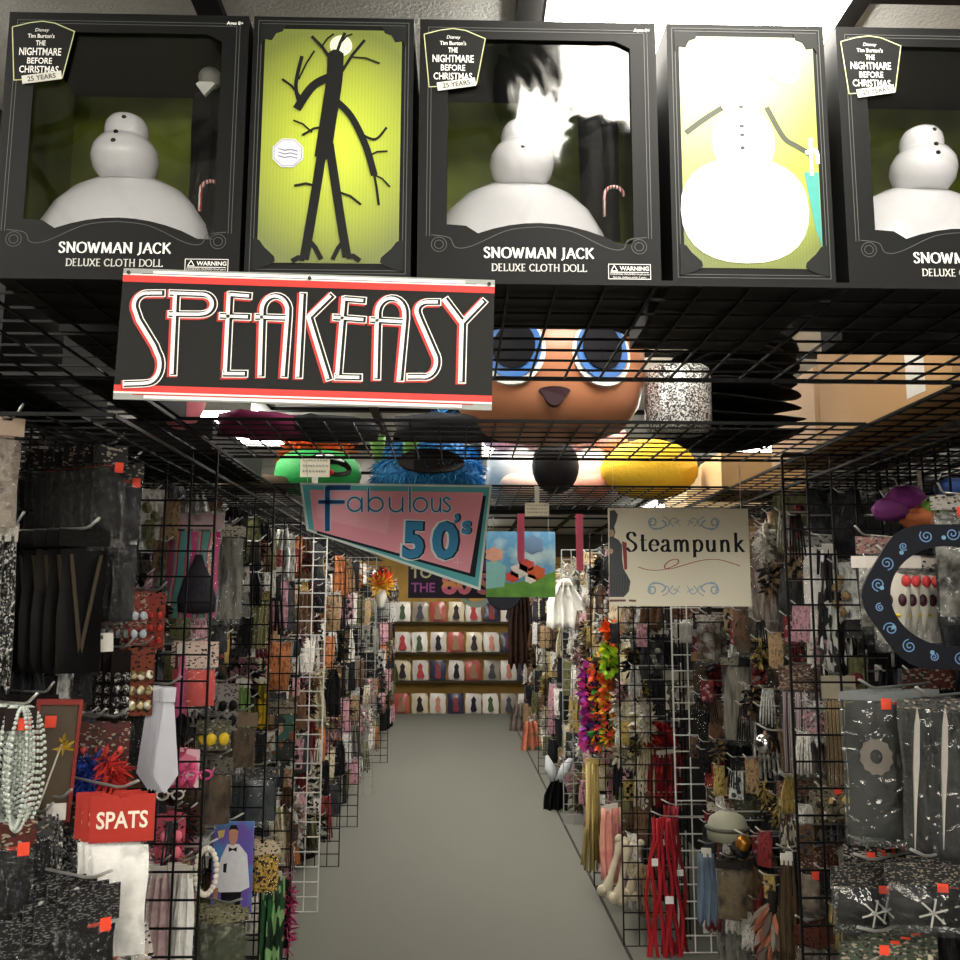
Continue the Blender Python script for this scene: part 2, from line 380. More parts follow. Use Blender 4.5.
for x, y, mt, l in ((1.01, 2.85, BLK, 'nearest black wire divider on the right, in front of the lace bags'),
                 (1.065, 4.67, WHW, 'tall white wire divider on the right below the cream sign'),
                 (.815, 4.76, BLK, 'black wire divider right of the aisle beside the red ropes'),
                 (.815, 5.75, BLK, 'black wire divider right of the aisle beside the bone props'),
                 (.815, 7.34, GRYW, 'white wire divider on the right behind the flower garlands'),
                 (.815, 9.6, BLK, 'far black wire divider on the right near the dark gown')):
    divider(x, y, .3048, 1, mt, l)
def backgrid(x, y0, y1, label, z0=0):
    o = grid_mesh(y1-y0, 2.09-z0).build('wire_back_grid', BLK, loc=(x, y0, z0), rot=(0, 0, PI/2)); tag(o, label, 'wire grid')
backgrid(-1.12, .9, 4.4, 'black wire wall panel behind the goods at the near left')
backgrid(-1.12, 4.45, 13.4, 'black wire wall panel behind the goods along the far left')
backgrid(1.40, .9, 4.67, 'black wire wall panel behind the goods at the near right')
backgrid(1.16, 4.85, 13.4, 'black wire wall panel behind the goods along the far right')
def flatgrid(x0, x1, y0, y1, z, label, mt=BLK):
    w = x1-x0; h = y1-y0
    m = grid_mesh(w, h, .0022, .0762, .0042); o = m.build('overhead_wire_shelf', mt, loc=(x0, y0, z), rot=(-PI/2, 0, 0))
    o.rotation_euler = (PI/2, 0, 0); o.scale = (1, 1, 1)
    # panel drawn in x,z turned flat: z becomes y
    o.rotation_euler = (-PI/2, 0, 0); o.location = (x0, y0, z); tag(o, label, 'wire shelf', 'wire grids laid flat as overhead shelves')
ZS = 2.105
flatgrid(-2.44, 2.44, 1.385, 1.985, ZS, 'front overhead black wire shelf carrying the boxed dolls')
flatgrid(-.75, 1.10, 2.446, 3.06, ZS, 'second overhead black wire shelf carrying the brown costume head')
flatgrid(-.75, 1.10, 3.735, 4.56, ZS, 'third overhead black wire shelf carrying the dotted bow heads')
for k, (y0, y1) in enumerate(((1.995, 3.82), (3.83, 5.65), (5.66, 9.3))):
    w = ('nearest', 'middle', 'farthest')[k]
    flatgrid(-1.36, -.75, y0, y1, ZS-.004, w+' overhead black wire shelf running above the left racks')
    flatgrid(1.10, 1.71, y0, y1, ZS-.004, w+' overhead black wire shelf running above the right racks')
flatgrid(-1.36, -.75, .6, 1.38, ZS-.004, 'black wire shelf above the left edge before the boxed dolls')
flatgrid(1.10, 1.71, .6, 1.38, ZS-.004, 'black wire shelf above the right edge before the boxed dolls')
flatgrid(1.10, 1.71, 2.0, 5.6, ZS-.085, 'lower black wire layer hung under the right overhead shelves')
flatgrid(-1.36, -.75, 2.0, 5.6, ZS-.085, 'lower black wire layer hung under the left overhead shelves')
m = MB(); m.box(-.75, 1.10, 4.565, 4.59, 2.08, 2.11); tag(m.build('shelf_support_rail', BLK), 'black cross rail under the rear edge of the third overhead shelf', 'rail')

# ------------------------------------------------------------------ boxed dolls
INK = mat('e8e8e4', .6, vary=0); CART = mat('0b0c0c', .5, vary=.1, bscale=9, spec=.2); LINE = mat('4a4c4a', .5); GOLD = mat('b8bc8c', .5)
LINING = pat(('30360e', '5c681e', '8c9a30'), 4, 'noise', .6, (1, 1, 1), 0)
PORC = mat('e6e6ea', .22, coat=.5, vary=.03); COAL = mat('161414', .5); SUIT = mat('101112', .6, bump=.6, bscale=30)
SP = .008   # gap above the wires
def ring_plate(mb, outer, inner, y0, y1):
    n = len(outer); vs = []
    for y in (y0, y1):
        vs += [(x, y, z) for x, z in outer]+[(x, y, z) for x, z in inner]
    fs = []
    for i in range(n):
        j = (i+1) % n
        fs += [(i, j, n+j, n+i), (2*n+i, 3*n+i, 3*n+j, 2*n+j), (i, 2*n+i, 2*n+j, j), (n+i, n+j, 3*n+j, 3*n+i)]
    mb.add(vs, fs)
def open_carton(mb, W, H, D, t=.003):
    mb.box(-W/2, W/2, D-t, D, 0, H); mb.box(-W/2, -W/2+t, t, D-t, 0, H); mb.box(W/2-t, W/2, t, D-t, 0, H)
    mb.box(-W/2+t, W/2-t, t, D-t, 0, t); mb.box(-W/2+t, W/2-t, t, D-t, H-t, H)
def logo(root, W, H, y, cx=None, k=1.0):
    cx = -W*.36 if cx is None else cx; zt = H*.965; zb = H*.73
    sh = [(cx-.047, zt-.012), (cx-.02, zt-.004), (cx, zt-.001), (cx+.02, zt-.004), (cx+.052, zt-.018), (cx+.038, zb+.006), (cx-.038, zb)]
    m = MB(); m.prism(sh, y-.0008, y); o = m.build('logo_plate', mat('101110', .5), root)
    m = MB(); pen(m, sh+[sh[0]], .0016, y-.001, dots=True); m.build('outline', GOLD, o)
    m = MB()
    type_mesh(m, 'Disney', cx, zt-.019, .008, y-.0012, shear=.2)
    type_mesh(m, "Tim Burton's", cx, zt-.030, .0095, y-.0012, .012, sx=.85)
    type_mesh(m, 'THE', cx, zt-.043, .012, y-.0012, .015, sx=.7)
    type_mesh(m, 'NIGHTMARE', cx, zt-.060, .018, y-.0012, .012, sx=.66)
    type_mesh(m, 'BEFORE', cx, zt-.0745, .0145, y-.0012, .012, sx=.8)
    type_mesh(m, 'CHRISTMAS', cx, zt-.090, .0165, y-.0012, .012, sx=.72)
    m.build('lettering', INK, o)
    m = MB(); a = .16
    T = Matrix.Translation((cx+.006, 0, zb+.004)) @ Matrix.Rotation(-a, 4, 'Y')
    m.T = T; m.box(-.031, .031, y-.0022, y-.001, -.006, .008); rb = m.build('ribbon', mat('c9c9c0', .5), o)
    m = MB(T); type_mesh(m, '25 YEARS', 0, -.003, .0115, y-.0026, .012, sx=.95); m.build('ribbon_lettering', COAL, rb)
def window_box(label, px, deg=0):
    W, H, D = .383, .440, .25
    p = at(px, 275, 1.40)
    root = thing('doll_box', label, 'toy box', (p.x, 1.392, ZS+SP), (0, 0, math.radians(deg)), 'boxed dolls on the front overhead shelf')
    m = MB(); open_carton(m, W, H, D)
    # window outline
    L, R, T, B = -W/2+.046, W/2-.042, H*.925, H*.138
    inner = []
    N = 12
    for i in range(N): inner.append((L+(R-L)*i/N, B+.034*math.sin(PI*min(1, max(0, (i/N-.06)/.86)))**.8))
    inner[0] = (L, B+.03)
    inner[1] = (L+.03, B+.028)
    for i in range(N): inner.append((R, B+.0+(T-B)*i/N))
    for i in range(N): inner.append((R-(R-L)*i/N, T-(.012 if i == 0 else 0)))
    for i in range(N): inner.append((L, T+(B+.03-T)*i/N))
    outer = [(-W/2+W*i/N, 0) for i in range(N)]+[(W/2, H*i/N) for i in range(N)]+[(W/2-W*i/N, H) for i in range(N)]+[(-W/2, H-H*i/N) for i in range(N)]
    ring_plate(m, outer, inner, 0, .003); m.build('carton', CART, root)
    m = MB(); m.box(-W/2+.012, W/2-.012, D-.02, D-.016, .01, H-.01); m.box(-W/2+.012, -W/2+.014, .02, D-.02, .01, H-.01); m.box(W/2-.014, W/2-.012, .02, D-.02, .01, H-.01)
    m.build('inner_lining', LINING, root)
    # double ruled border and scrolls
    m = MB()
    for q in (.014, .019): pen(m, [(-W/2+q, H*.16), (-W/2+q, H-q), (W/2-q, H-q), (W/2-q, H*.16)], .0011, -.0006)
    for s in (-1, 1):
        for r in (.012, .007): pen(m, [(s*(W/2-.034)+r*math.cos(t*.4), H*.13+r*math.sin(t*.4)) for t in range(17)], .001, -.0006)
        pen(m, smooth_line([(s*(W/2-.022), H*.165), (s*(W/2-.05), H*.155), (s*(W/2-.06), H*.12), (s*(W/2-.085), H*.125), (s*.05, H*.185), (0, H*.2)]), .0012, -.0006)
    m.build('border_print', LINE, root)
    m = MB(); serif_text(m, 'SNOWMAN JACK', .0, H*.083, .0165, -.0008, .2, .08); m.build('title', INK, root)
    m = MB(); serif_text(m, 'DELUXE CLOTH DOLL', .0, H*.034, .0112, -.0008, .17, .1); m.build('subtitle', mat('c4c4c0', .6, vary=0), root)
    m = MB(); x0 = W/2-.083; pen(m, [(x0, .004), (x0+.066, .004), (x0+.066, .028), (x0, .028), (x0, .004)], .001, -.0008); pen(m, [(x0+.004, .017), (x0+.014, .017), (x0+.009, .026), (x0+.004, .017)], .0012, -.0008)
    m.box(x0+.003, x0+.063, -.0009, -.0004, .0145, .0155)
    type_mesh(m, 'WARNING', x0+.041, .018, .0095, -.0008, .02); type_mesh(m, 'CHOKING HAZARD-Small parts', x0+.033, .0105, .0045, -.0008); type_mesh(m, 'Not for children under 3 years', x0+.033, .0055, .0042, -.0008)
    m.build('warning_print', INK, root)
    m = MB(); type_mesh(m, 'Ages 8+', W/2-.022, H-.016, .008, -.0008, .02); m.build('age_print', INK, root)
    logo(root, W, H, -.0006)
    # inside
    m = MB(); m.lathe([(.001, 0), (.135, 0), (.134, .06), (.125, .1), (.105, .137), (.08, .163), (.05, .18), (.02, .187), (.001, .188)], 36); m.v = [(x*1.16-.025, .105+y*.66, z*1.1+.004) for x, y, z in m.v]; s = m.build('snow_mound', PORC, root, True)
    m = MB(); m.lathe([(.001, 0), (.035, .001), (.049, .018), (.054, .036), (.052, .052), (.044, .066), (.034, .072), (.0345, .076), (.0355, .086), (.034, .097), (.028, .107), (.018, .113), (.001, .116)], 28, (-.022, .075, .19))
    s = m.build('snowman', PORC, root, True)
    m = MB()
    for x, z, y in ((-.016, .286, .042), (-.021, .267, .044), (-.022, .253, .028), (-.023, .235, .022)): m.ball((x, y, z), .0042, (1, .5, .85), 8, 6)
    m.build('buttons', COAL, s, True)
    m = MB(); m.pillow(.055, .27, .05, .105, .365, 6, 14, 3, .25, .1); m.pillow(.03, .25, .03, .128, .35, 5, 12, 5, .3, .085); d = m.build('folded_cloth', SUIT, root, True)
    m = MB(); m.prism([(.09, .362), (.105, .342), (.122, .362), (.118, .366), (.095, .366)], .068, .076); m.build('white_collar', INK, root)
    m = MB(); m.ball((.106, .095, .388), .02, (1, .8, 1), 16, 10); m.build('ball_finial', mat('8e9088', .4), root, True)
    m = MB(); m.tube([(.128+.016*math.cos(t*PI/8), .05, .165+.016*math.sin(t*PI/8)) for t in range(9)]+[(.112, .05, .13)], .003, 6); m.build('candy_cane', pat(('c43a3a', 'e8e8e4'), 60, 'wave', .4), root, True)
    m = MB(); rg = random.Random(deg); nx, nz = 10, 12; vs = []
    for j in range(nz+1):
        for i in range(nx+1):
            vs.append((L-.004+(R-L+.008)*i/nx, .006+.003*math.sin(i*.9+j*.5+px)*math.sin(PI*i/nx)*math.sin(PI*j/nz)+.001*rg.random()*math.sin(PI*i/nx), B-.01+(T-B+.014)*j/nz))
    m.add(vs, [(j*(nx+1)+i, j*(nx+1)+i+1, (j+1)*(nx+1)+i+1, (j+1)*(nx+1)+i) for j in range(nz) for i in range(nx)])
    m.build('window_pane', plastic(.05, .05, .1, 5), root, True)
    return root
window_box('black window box with a white snowman, leftmost on the shelf', 116)
window_box('black window box with a white snowman above the right end of the SPEAKEASY sign', 539)
window_box('black window box with a white snowman, cut off by the right edge', 966)

def printed_box(label, px, kind):
    W, H, D = .258, .440, .375
    p = at(px, 275, 1.40)
    root = thing('doll_box', label, 'toy box', (p.x, 1.392, ZS+SP), (0, 0, 0), 'boxed dolls on the front overhead shelf')
    m = MB(); m.box(-W/2, W/2, 0, D, 0, H); m.build('carton', CART, root)
    a, b, z0, z1 = -W/2+.019, W/2-.019, .024, H-.022
    # printed green sheet with its own round glow and fine vertical grain
    g = bpy.data.materials.new('green_print'); g.use_nodes = True; nt = g.node_tree; bs = nt.nodes['Principled BSDF']; bs.inputs['Roughness'].default_value = .3; bs.inputs['Coat Weight'].default_value = .8; bs.inputs['Coat Roughness'].default_value = .3
    tc = nt.nodes.new('ShaderNodeTexCoord'); mp = nt.nodes.new('ShaderNodeMapping'); mp.inputs['Location'].default_value = (0, 0, -1.1); mp.inputs['Scale'].default_value = (6.0, 0, 5.0)
    gr = nt.nodes.new('ShaderNodeTexGradient'); gr.gradient_type = 'SPHERICAL'; cr = nt.nodes.new('ShaderNodeValToRGB')
    cr.color_ramp.elements[0].color = lin('66702e'); cr.color_ramp.elements[1].color = lin('c6d63e'); cr.color_ramp.elements[1].position = .9
    nt.links.new(tc.outputs['Object'], mp.inputs['Vector']); nt.links.new(mp.outputs[0], gr.inputs[0]); nt.links.new(gr.outputs['Fac'], cr.inputs[0])
    wv = nt.nodes.new('ShaderNodeTexWave'); wv.inputs['Scale'].default_value = 60; wv.inputs['Distortion'].default_value = 2; mx = nt.nodes.new('ShaderNodeMix'); mx.data_type = 'RGBA'; mx.blend_type = 'MULTIPLY'; mx.inputs['Factor'].default_value = .12
    nt.links.new(tc.outputs['Object'], wv.inputs['Vector']); nt.links.new(cr.outputs[0], mx.inputs['A']); nt.links.new(wv.outputs['Color'], mx.inputs['B']); nt.links.new(mx.outputs['Result'], bs.inputs['Base Color'])
    m = MB(); m.box(a, b, -.0008, 0, z0, z1); m.build('printed_panel', g, root)
    m = MB()
    for q in (.008, .013): pen(m, [(-W/2+q, q), (-W/2+q, H-q), (W/2-q, H-q), (W/2-q, q), (-W/2+q, q)], .0012, -.0006)
    m.build('border_print', LINE, root)
    m = MB()
    for sx in (-1, 1):
        m = MB(); m.prism([(sx*(W/2-.012), H-.014), (sx*(W/2-.05), H-.014), (sx*(W/2-.047), H-.026), (sx*(W/2-.036), H-.03), (sx*(W/2-.03), H-.042), (sx*(W/2-.018), H-.04), (sx*(W/2-.012), H-.05)], -.0016, 0); m.build('corner_ornament', mat('161817', .5), root); m = MB()
        m.prism([(sx*(W/2-.012)+0, .012)]+[(sx*(W/2-.016-.038*math.sin(t)*(.7+.3*math.sin(2*t))), .012+.055*t/PI*math.sin(t/2+.4)+.0) for t in [k*PI/9 for k in range(1, 10)]]+[(sx*(W/2-.012), .062)], -.0016, 0); m.build('corner_ornament', mat('161817', .5), root)
    if kind == 'tree':
        m = MB(); BK = -.0022
        pen(m, smooth_line([(-.036, .03), (-.028, .09), (-.019, .16), (-.012, .22)]), .015, BK); pen(m, smooth_line([(-.012, .2), (-.005, .26), (.003, .33), (.004, .375)]), .026, BK-.0001)
        pen(m, smooth_line([(.03, .035), (.02, .09), (.008, .16), (-.002, .22)]), .014, BK-.0002)
        pen(m, smooth_line([(0, .3), (.03, .27), (.055, .22), (.07, .17)]), .011, BK); pen(m, smooth_line([(.045, .24), (.07, .23), (.088, .25)]), .004, BK)
        pen(m, smooth_line([(.006, .34), (-.03, .32), (-.055, .28)]), .014, BK); pen(m, smooth_line([(-.05, .285), (-.058, .32), (-.05, .37)]), .006, BK)
        for q in ((-.05, .3, -.08, .33, .004), (-.054, .33, -.03, .38, .003), (.012, .34, .05, .4, .005), (.03, .37, .075, .36, .003), (.0, .36, -.035, .405, .005), (-.02, .385, .0, .41, .003), (.004, .37, .018, .412, .005), (.012, .395, .03, .41, .003), (-.01, .25, -.045, .235, .004), (-.03, .24, -.06, .26, .003), (.07, .17, .078, .12, .004), (.07, .17, .095, .15, .003), (.058, .2, .09, .21, .003), (-.02, .15, -.055, .15, .004), (.016, .14, .05, .12, .004), (-.036, .03, -.055, .026, .008), (.03, .035, .05, .028, .008), (-.03, .06, -.01, .03, .008), (.025, .06, .008, .03, .007)): BK -= .00002; pen(m, [(q[0], q[1]), ((q[0]+q[2])/2, (q[1]+q[3])/2+.004), (q[2], q[3])], q[4], BK)
        m.build('bare_tree_print', mat('121312', .55), root)
        m = MB(); m.prism([(.012+.018*math.cos(t*PI/12), .39+.018*math.sin(t*PI/12)) for t in range(24)], -.0018, 0); m.build('moon_print', mat('d6dac2', .5), root)
        c = (-.067, .205)
    else:
        m = MB(); nonlocal_y = [-.0018]
        def blob(cx, cz, rx, rz, n=28):
            nonlocal_y[0] -= .00006; m.prism([(cx+rx*math.copysign(abs(math.cos(t))**.85, math.cos(t)), cz+rz*math.copysign(abs(math.sin(t))**.85, math.sin(t))) for t in [2*PI*k/n for k in range(n)]], nonlocal_y[0], 0)
        blob(-.012, .12, .102, .088); blob(-.01, .235, .05, .055); blob(-.012, .315, .034, .042); blob(-.01, .33, .026, .06)
        m.build('snowman_print', mat('f6f6f2', .4, vary=0, coat=.8), root)
        m = MB()
        for z in (.295, .262, .247, .225): m.prism([(-.012+.004*math.cos(t*PI/4), z+.003*math.sin(t*PI/4)) for t in range(8)], -.0026, 0)
        m.build('button_print', mat('3c3c3a', .5), root)
        m = MB(); pen(m, smooth_line([(-.04, .295), (-.07, .275), (-.102, .25)]), .009, -.0012); m.build('arm_print', mat('3e4232', .5), root); m = MB(); pen(m, smooth_line([(.03, .295), (.055, .245), (.075, .23), (.1, .215)]), .009, -.0012); m.build('arm_print', mat('3e4232', .5), root)
        m = MB(); m.prism([(.086, .185), (.109, .185), (.109, .06), (.1, .09)], -.0014, 0); m.build('teal_print', mat('3f8f88', .5), root)
        m = MB(); pen(m, smooth_line([(.098, .18), (.098, .235), (.1, .24)]), .007, -.0020); pen(m, smooth_line([(.09, .218), (.106, .222), (.108, .2)]), .007, -.0020); m.build('candy_cane_print', pat(('f0f0ec', '8a8a80'), 90, 'wave', .5, (1, 1, 1), 0), root)
        c = (.062, .36)
    m = MB(); m.prism([(c[0]+.026*math.cos(t*PI/4+.4), c[1]+.026*math.sin(t*PI/4+.4)) for t in range(8)], -.0018, 0); b_ = m.build('badge_print', mat('d4d4e0' if kind == 'tree' else 'f2f2ee', .5), root)
    m = MB(); pen(m, [(c[0]+.0235*math.cos(t*PI/4+.4), c[1]+.0235*math.sin(t*PI/4+.4)) for t in range(9)], .001, -.0022)
    for dz in (.005, -.001, -.007): pen(m, [(c[0]-.015, c[1]+dz+.002), (c[0]-.005, c[1]+dz-.001), (c[0]+.004, c[1]+dz+.001), (c[0]+.015, c[1]+dz-.002)], .0016, -.0022)
    m.build('badge_lines', mat('77778a', .5), b_)
    return root
printed_box('box turned sideways with a bare black tree print on green', 328, 'tree')
printed_box('box turned sideways with a big white snowman print on yellow-green', 753, 'snow')

# ------------------------------------------------------------------ signs
def quadmap(c):
    "crop pixels -> 0..1 across and up, from the four corners TL TR BR BL"
    (ax, ay), (bx, by), (cx, cy), (dx, dy) = c
    def f(p):
        u = v = .5
        for _ in range(8):
            x = (1-v)*((1-u)*ax+u*bx)+v*((1-u)*dx+u*cx)-p[0]; y = (1-v)*((1-u)*ay+u*by)+v*((1-u)*dy+u*cy)-p[1]
            xu = (1-v)*(bx-ax)+v*(cx-dx); xv = (1-u)*(dx-ax)+u*(cx-bx); yu = (1-v)*(by-ay)+v*(cy-dy); yv = (1-u)*(dy-ay)+u*(cy-by)
            D = xu*yv-xv*yu; u -= (x*yv-y*xv)/D; v -= (y*xu-x*yu)/D
        return u, 1-v
    return f
SIG = dict(rough=.42, vary=.02, spec=.2)
def sign_root(name, label, cat, tl, tr, bl, Y, group=None):
    "empty at the sign's lower left corner, x along the lower edge"
    a = at(*bl, Y); t = at(*tl, Y); b = at(*tr, Y); e = b-t
    r = thing(name, label, cat, a, (0, -math.atan2(e.z, e.x), 0)); return r, e.length, (t-a).length
# SPEAKEASY
r, SW, SH = sign_root('shop_sign', 'black and red SPEAKEASY sign hanging from the front overhead shelf', 'sign', (122, 268), (493, 280), (113, 399), 1.362)
q = quadmap([(55, 42), (943, 72), (935, 395), (28, 355)])
def sp(p): u, v = q(p); return (u*SW, v*SH)
m = MB(); m.box(0, SW, 0, .004, 0, SH); m.build('board', mat('90938f', **SIG), r)
def band(y0, y1, x0, x1, col, yy, name):
    m = MB(); m.box(x0*SW, x1*SW, -yy, 0, y0*SH, y1*SH); return m.build(name, mat(col, **SIG), r)
band(.105, .905, 0, 1, '121311', .0004, 'black_field')
for a, b, x0, x1, c in ((.895, .945, 0, 1, 'd43a34'), (.948, .958, 0, 1, 'e8e6e2'), (.963, .985, .08, .92, 'e8e6e2'), (.958, .963, .05, .95, '1d1f1c'), (.06, .108, 0, 1, 'd43a34'), (.046, .058, 0, 1, 'e8e6e2'), (.012, .034, .08, .92, 'e8e6e2'), (.036, .045, .05, .95, 'b83a34')):
    band(a, b, x0, x1, c, .0008, 'stripe')
def arc(cx, cy, rx, ry, a0, a1, n=10): return [(cx+rx*math.cos(math.radians(a0+(a1-a0)*i/n)), cy-ry*math.sin(math.radians(a0+(a1-a0)*i/n))) for i in range(n+1)]
LET = [
 [[(148, 104), (120, 104)]+arc(112, 134, 30, 30, 80, 190)+[(92, 168), (129, 230)]+arc(110, 275, 33, 44, 40, -85)+[(100, 320), (56, 321)]],
 [[(180, 108), (171, 298)], [(166, 104), (240, 107)]+arc(242, 131, 26, 24, 80, -80)+[(236, 156), (163, 155)]],
 [[(355, 112), (308, 108)], [(308, 106), (298, 300)], [(292, 299), (344, 300)], [(285, 160), (352, 163)]],
 [[(381, 304), (386, 150)]+arc(417, 148, 31, 36, 175, 10)+[(447, 160), (436, 306)], [(370, 163), (444, 166)]],
 [[(482, 108), (471, 308)], [(550, 112), (498, 164), (543, 314)]],
 [[(628, 124), (583, 120)], [(582, 118), (566, 310)], [(560, 310), (618, 312)], [(556, 165), (628, 171)]],
 [[(658, 314), (662, 158)]+arc(695, 156, 33, 38, 175, 10)+[(728, 168), (714, 318)], [(645, 172), (724, 177)]],
 [[(807, 128), (785, 128)]+arc(782, 150, 25, 22, 85, 200)+[(764, 172), (791, 236)]+arc(772, 275, 32, 38, 35, -85)+[(765, 312), (734, 312)]],
 [[(824, 122), (866, 180), (862, 324)], [(916, 126), (866, 180)]]]
px_ = SW/888
for li, strokes in enumerate(LET):
    lr = None
    for nm, w, dx, dy, col, yy in (('letter', 23, -2.5, 2, 'b8322e', .0010), ('outline', 19, 1.5, 0, 'ebe9e4', .0014), ('inner', 14.5, 1.5, 0, '161715', .0018), ('highlight', 7.5, -2, 0, 'f2f0ec', .0022)):
        m = MB()
        for s in strokes:
            k = 1.16 if nm == 'outline' else (1.0)
            ss = [sp((x+dx, y+dy)) for x, y in s]
            # square the ends out for the outline
            e = {'letter': 4, 'outline': 4, 'inner': 1.8, 'highlight': 0}[nm]*px_
            a = Vector(ss[0]); b = Vector(ss[1]); d = (a-b).normalized()*e; ss[0] = tuple(a+d)
            a = Vector(ss[-1]); b = Vector(ss[-2]); d = (a-b).normalized()*e; ss[-1] = tuple(a+d)
            pen(m, ss, w*px_, -yy)
        o = m.build(nm if nm == 'letter' else 'letter_'+nm, mat(col, **SIG), r if lr is None else lr)
        lr = lr or o
m = MB()
for x in (.015, .5, .985): m.tube([(x*SW, -.003, SH*.965), (x*SW, 0, SH*.965)], .003, 8)
m.build('eyelet', mat('30302e', .4, .6), r)
m = MB()
for x in (.015, .5, .985): m.tube([(x*SW, -.001, SH*.965), (x*SW, .012, SH*.995), (x*SW, .022, SH+.004)], .0011, 6)
m.build('hanging_wire', CHR, r)

# Fabulous 50's
r, FW, FH = sign_root('shop_sign', "pink and turquoise pointed Fabulous 50's sign hanging over the aisle", 'sign', (300, 483), (491, 486), (300, 590), 3.12)
o0 = at(300, 590, 3.12); a50 = -r.rotation_euler.y
def fp(p):   # crop px (scale 2.4615, origin 230,400) -> local
    w = at(230+p[0]/2.4615, 400+p[1]/2.4615, 3.12)-o0
    c, s = math.cos(-a50), math.sin(-a50); return (w.x*c-w.z*s, w.x*s+w.z*c)
def poly(pts, y, col, name, par=r, dep=.0005): m = MB(); m.prism([fp(p) for p in pts], y, y+dep); return m.build(name, mat(col, **SIG), par)
m = MB(); m.prism([fp(p) for p in ((172, 203), (645, 210), (616, 469), (188, 321))], 0, .004); m.build('board', mat('d8e6e0', **SIG), r)
poly(((178, 209), (639, 215), (611, 460), (194, 317)), -.0006, '5cb4be', 'turquoise_field')
poly(((212, 222), (630, 236), (603, 437), (214, 328)), -.0012, '14222e', 'shadow_field')
poly(((196, 221), (624, 228), (590, 426), (207, 320)), -.0018, 'f4a4b4', 'pink_field')
poly(((214, 231), (402, 228), (386, 330), (214, 290)), -.0019, 'f8b2c0', 'pink_patch', r, .0001)
m = MB()
for w, y, col, nm in ((17, -.0024, 'bfd8e4', 'letter_edge'), (12, -.0028, '1f4f86', 'letter')):
    m = MB(); k = .63/471*1.0
    fpk = (Vector(fp((300, 250)))-Vector(fp((200, 250)))).length/100
    pen(m, [fp(p) for p in ((240, 214), (240, 322))], w*fpk, y); pen(m, [fp(p) for p in ((240, 216), (296, 216))], w*fpk, y); pen(m, [fp(p) for p in ((218, 251), (282, 251))], (w-3)*fpk, y)
    m.build(nm, mat(col, **SIG), r)
def circ(cx, cy, rx, ry, a0=0, a1=360, n=18): return arc(cx, cy, rx, ry, a0, a1, n)
SM = [[circ(307, 257, 17, 17), [(325, 240), (325, 275)]], [[(341, 216), (341, 275)], circ(359, 257, 18, 17)],
      [[(393, 240), (393, 258)]+circ(409, 260, 16, 15, 190, 350)+[(425, 258), (425, 240)], [(425, 240), (425, 276)]], [[(443, 214), (443, 276)]],
      [circ(469, 258, 17, 17)], [[(497, 241), (497, 258)]+circ(507, 261, 10, 14, 190, 350)+[(518, 258), (518, 241)], [(518, 241), (518, 276)]],
      [smooth_line([(542, 246), (533, 240), (526, 247), (535, 257), (542, 266), (535, 275), (524, 271)])]]
for L_ in SM:
    o = None
    for w, y, col, nm in ((8, -.0024, 'cfe4ec', 'letter_edge'), (4.2, -.0028, '2a6a9c', 'letter')):
        m = MB()
        for s in L_: pen(m, [fp(p) for p in s], w*fpk, y)
        m.build(nm, mat(col, **SIG), r)
def fat(m, s, p, size, y, f, sx=1, rot=-.02): c = fp(p); type_mesh(m, s, c[0], c[1], size*fpk, y, f, sx=sx, rot=rot)
for f, y, col, nm, dx in ((.085, -.0024, 'e6f0f0', 'numeral_edge', 0), (.06, -.0030, '16283a', 'numeral_shadow', 3), (.04, -.0036, '3a8fc4', 'numeral', 0)):
    for ch, p, sz, sx in (('5', (450+dx, 385), 118, .95), ('0', (528+dx, 386), 118, 1.05), ('’', (557+dx, 330), 70, 1), ('s', (581+dx, 328), 62, 1)):
        m = MB(); fat(m, ch, p, sz, y, f if sz > 100 else f*.8, sx); m.build(nm, mat(col, **SIG), r)
m = MB()
for cx, cy, k in ((310, 296, 14), (420, 372, 10), (560, 400, 12)):
    pen(m, [fp((cx-k, cy)), fp((cx+k, cy))], 1.5*fpk, -.0022); pen(m, [fp((cx, cy-k)), fp((cx, cy+k))], 1.5*fpk, -.0022)
m.build('star_print', mat('f6ccd6', **SIG), r)
m = MB()
for x in (.03, .97):
    z = FH if x > .5 else FH
    a = fp((176+469*x, 206+6*x)); m.tube([(a[0], .003, a[1]-.004), (a[0], 0, a[1]+.02), (a[0], -.03, 2.105-r.location.z)], .0011, 5)
m.build('hanging_wire', CHR, r)

# Steampunk
r, TW, TH = sign_root('shop_sign', 'cream Steampunk sign hanging by a wire on the right', 'sign', (607, 509), (748, 509), (609.5, 606), 3.10)
r.rotation_euler.y = 0
q3 = quadmap([(85, 145), (800, 147), (820, 635), (98, 632)])
TW = (at(751, 606, 3.10)-at(609, 606, 3.10)).x; TH = (at(680, 508, 3.10)-at(680, 606, 3.10)).z
def tp(p): u, v = q3(p); return (u*TW, v*TH)
tk = TW/715
m = MB(); m.box(0, TW, 0, .004, 0, TH); m.build('board', mat('dcd6c2', .45, vary=.02), r)
m = MB(); a = tp((484, 362)); serif_text(m, 'Steampunk', a[0]+4*tk, a[1], 94*tk, -.0006, .17, .045, 1.07); m.build('title', mat('1c1a1c', .5), r)
m = MB(); pen(m, [tp(p) for p in smooth_line([(240, 440), (300, 455), (375, 452), (440, 425), (440, 402), (400, 410), (375, 438), (400, 450), (470, 432), (560, 408), (640, 402), (710, 418), (760, 435)])], 6*tk, -.0006, 3*tk); m.build('red_flourish', mat('9c4444', .5), r)
m = MB()
